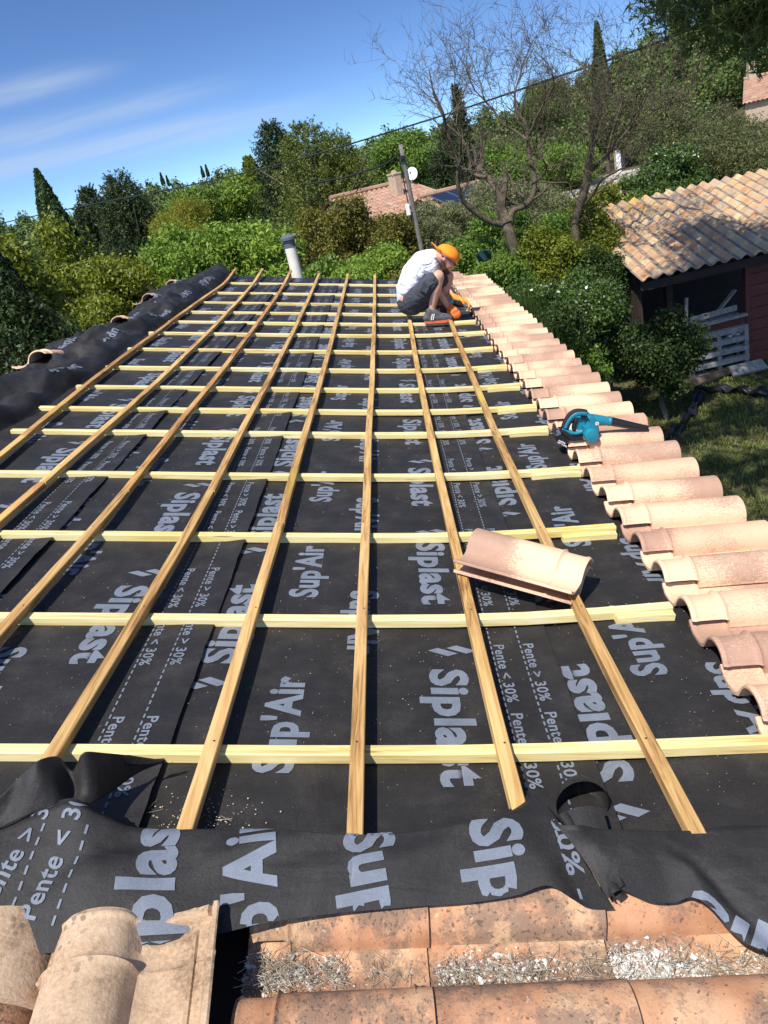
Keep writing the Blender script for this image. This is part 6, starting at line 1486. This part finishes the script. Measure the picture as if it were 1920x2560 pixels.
        Fc = []
        for i in range(len(prof) - 1):
            b0 = i * 4; c0 = b0 + 4; Fc += [(b0, c0, c0 + 1, b0 + 1), (b0 + 2, b0 + 3, c0 + 3, c0 + 2), (b0, b0 + 2, c0 + 2, c0), (b0 + 1, c0 + 1, c0 + 3, b0 + 3)]
        Fc += [(0, 1, 3, 2), (len(V) - 4, len(V) - 2, len(V) - 1, len(V) - 3)]; mb.add(V, Fc); so = mb.build('sole', SOLE); put(so, sh)
        mb = MB()
        for q in range(5): mb.tube([p(.34 + q * .06, .112 - q * .013, .030), p(.37 + q * .06, .118 - q * .014, 0), p(.34 + q * .06, .112 - q * .013, -.030)], .003, 5)
        so = mb.build('laces', SOLE); put(so, sh)
        mb = MB()
        for q in range(2): mb.tube([p(.24 + q * .07, .030, .044), p(.30 + q * .07, .085, .043)], .005, 5)
        so = mb.build('side_stripes', WHITE); put(so, sh)
    shoe(560, 935, 1262, -.165); shoe(640, 990, 1180, .16)
    # power tool held in both hands
    t_ = empty('power_tool', J(1050, 985, .0)); tag(t_, 'black and grey cordless power tool with a teal end, held in orange gloves', 'power tool')
    a = J(915, 965, .01); b = J(1215, 1030, .02); d = b - a
    mb = MB(); mb.tube([a + d * .12, a + d * .2, a + d * .5, a + d * .6], [.020, .028, .030, .022], 14); put(mb.build('motor_body', BLACKP, smooth=True, sharp=40), t_)
    mb = MB(); mb.tube([a + d * .6, a + d * .72, a + d * .85, a + d * .95, a + d], [.021, .024, .020, .010, .006], 12); put(mb.build('nose', STEEL, smooth=True, sharp=40), t_)
    mb = MB(); mb.tube([a - d * .04, a + d * .02, a + d * .13], [.014, .024, .023], 14); put(mb.build('end_cap', simple('turquoise_plastic', (0.02, 0.42, 0.42), .4), smooth=True, sharp=40), t_)
    mb = MB(); mb.tube([a + d * .30, a + d * .26 + np.array([-.01, 0, -.06]), a + d * .22 + np.array([-.015, 0, -.10])], [.018, .017, .022], 10); put(mb.build('grip', RUBBER, smooth=True), t_)
roofer()

# ------------------------------------------------------------------ leaf blower on the tiles
def blower():
    T0 = 3.50; q5 = c_(1360, 980, 4.88)
    def B_(x, y, dt=0.0):
        r = MR @ ray(*q5(x, y)); k = (T0 + dt) / r[1]; return np.array([k * r[0], T0 + dt, H + k * r[2]])
    e = empty('leaf_blower', tuple(RP(B_(500, 540)))); tag(e, 'teal and black cordless leaf blower lying across the eaves tiles', 'leaf blower')
    def prt(name, mb, mat, parent=e, **k):
        V = RP(np.array(mb.v)); mb.v = [tuple(v) for v in V]; o = mb.build(name, mat, **k); put(o, parent); return o
    def prism(mb, pts, th, dt=0.0, mi=0, bev=.004):
        c = np.mean([B_(x, y) for x, y in pts], axis=0); F0 = []
        for (sc, dd) in ((1 - bev / .05, -th / 2), (1, -th / 2 + bev), (1, th / 2 - bev), (1 - bev / .05, th / 2)):
            for x, y in pts: p = B_(x, y); p = c + (p - c) * sc; F0.append(p + [0, dt + dd, 0])
        n = len(pts); Fc = [tuple(range(n)), tuple(3 * n + k for k in range(n))[::-1]]
        for l in range(3): Fc += [(l * n + k, (l + 1) * n + k, (l + 1) * n + (k + 1) % n, l * n + (k + 1) % n) for k in range(n)]
        mb.add(F0, Fc, mi)
    # scroll housing and duct
    mb = MB(); prism(mb, [(505, 262), (555, 262), (600, 300), (640, 380), (655, 450), (632, 510), (585, 545), (520, 548), (480, 520), (460, 460), (468, 405), (500, 400), (540, 350), (530, 300)], .085, 0, 0, .010)
    prism(mb, [(395, 330), (440, 300), (520, 310), (530, 350), (500, 400), (470, 410), (465, 465), (380, 470), (372, 400)], .060, .035)
    mb.tube([B_(570, 330, 0), B_(640, 345, 0), B_(720, 350, 0), B_(790, 356, 0), B_(806, 358, 0)], [.026, .0275, .024, .0205, .0205], 22)
    prt('housing', mb, TEAL, smooth=True, sharp=35)
    mb = MB(); c = B_(542, 490); mb.tube([c + [0, -.030, 0], c + [0, -.062, 0], c + [0, -.070, 0], c + [0, -.073, 0]], [.034, .033, .029, .008], 26); prt('motor_cover', mb, TEAL, smooth=True, sharp=35)
    mb = MB(); mb.tube([B_(782, 355), B_(788, 355.5), B_(806, 358), B_(812, 359)], [.0215, .0232, .0232, .0215], 24); prt('collar', mb, TEAL, smooth=True, sharp=35)
    mb = MB(); mb.tube([B_(810, 358), B_(830, 361), B_(1000, 396), B_(1150, 424), B_(1250, 441), B_(1262, 443)], [.0212, .0212, .0185, .0158, .0138, .0138], 24, cap=True)
    for k in range(2): a_ = B_(820, 352 + k * 14); 
    prt('nozzle', mb, BLACKP, smooth=True, sharp=35)
    # loop handle
    def strap(pts, r, mb, dt=0): P = cat_interp(np.array([B_(x, y, dt) for x, y in pts]), np.linspace(0, 1, 26)); mb.tube(P, r, 12)
    mb = MB(); strap([(520, 262), (450, 252), (390, 262), (345, 290), (300, 340), (268, 395), (252, 440)], .0150, mb); strap([(345, 300), (400, 292), (440, 300)], .012, mb); strap([(330, 500), (400, 500), (470, 480)], .0120, mb); strap([(215, 450), (280, 480), (340, 505)], .013, mb); prt('handle', mb, TEAL, smooth=True)
    mb = MB(); strap([(515, 246), (440, 232), (375, 238), (325, 268), (285, 320), (250, 390), (236, 440)], .0125, mb); strap([(362, 335), (322, 352), (292, 395), (272, 450)], .0125, mb); prt('rubber_grip', mb, RUBBER, smooth=True)
    mb = MB(); strap([(395, 330), (375, 375), (362, 420), (368, 470)], .010, mb); strap([(395, 330), (440, 308), (500, 318)], .008, mb); prt('trigger', mb, BLACKP, smooth=True)
    # battery and its foot
    mb = MB(); prism(mb, [(178, 452), (225, 448), (300, 490), (370, 540), (455, 525), (470, 548), (345, 566), (300, 556), (215, 500)], .080, 0, 0, .006); prt('battery_mount', mb, BLACKP)
    mb = MB(); prism(mb, [(178, 458), (215, 500), (300, 556), (262, 590), (240, 648), (215, 640), (140, 575), (118, 520), (130, 480)], .078, -.004, 0, .008); ba = prt('battery', mb, BLACKP)
    mb = MB(); prism(mb, [(150, 468), (178, 458), (188, 475), (140, 502), (128, 498)], .05, -.022, 0, .003); prt('battery_label', mb, GREYP)
    mb = MB(); a0 = B_(598, 352); 
    V = [B_(x, y) + [0, -.0455, 0] for x, y in ((598, 330), (638, 332), (638, 372), (598, 370))]; mb.add(V, [(0, 1, 2, 3)]); V = [B_(x, y) + [0, -.0462, 0] for x, y in ((606, 340), (616, 338), (626, 358), (632, 366), (622, 364), (612, 352))]; mb.add(V, [(0, 1, 2, 3, 4, 5)], 1)
    prt('rating_label', mb, [WHITE, BLACKP])
    # white lettering on the battery side
    def word(tx, p0, p1, cap):
        V, T, w = glyph(tx, True); P0 = B_(*p0); P1 = B_(*p1); d = P1 - P0; u = np.cross(d / np.linalg.norm(d), [0, -1.0, 0]) * -1
        if u[2] < 0: u = -u
        m_ = MB(); m_.add(P0 + np.outer(V[:, 0] / w, d) + np.outer(V[:, 1], u * cap) + [0, -.0445, 0], T); return m_
    m1 = word('makita', (150, 560), (232, 598), .0075); m2 = word('18V 5.0Ah', (138, 583), (250, 640), .008); m1.add(m2.v, m2.f)
    o = prt('lettering', m1, WHITE, ba if False else e)
blower()
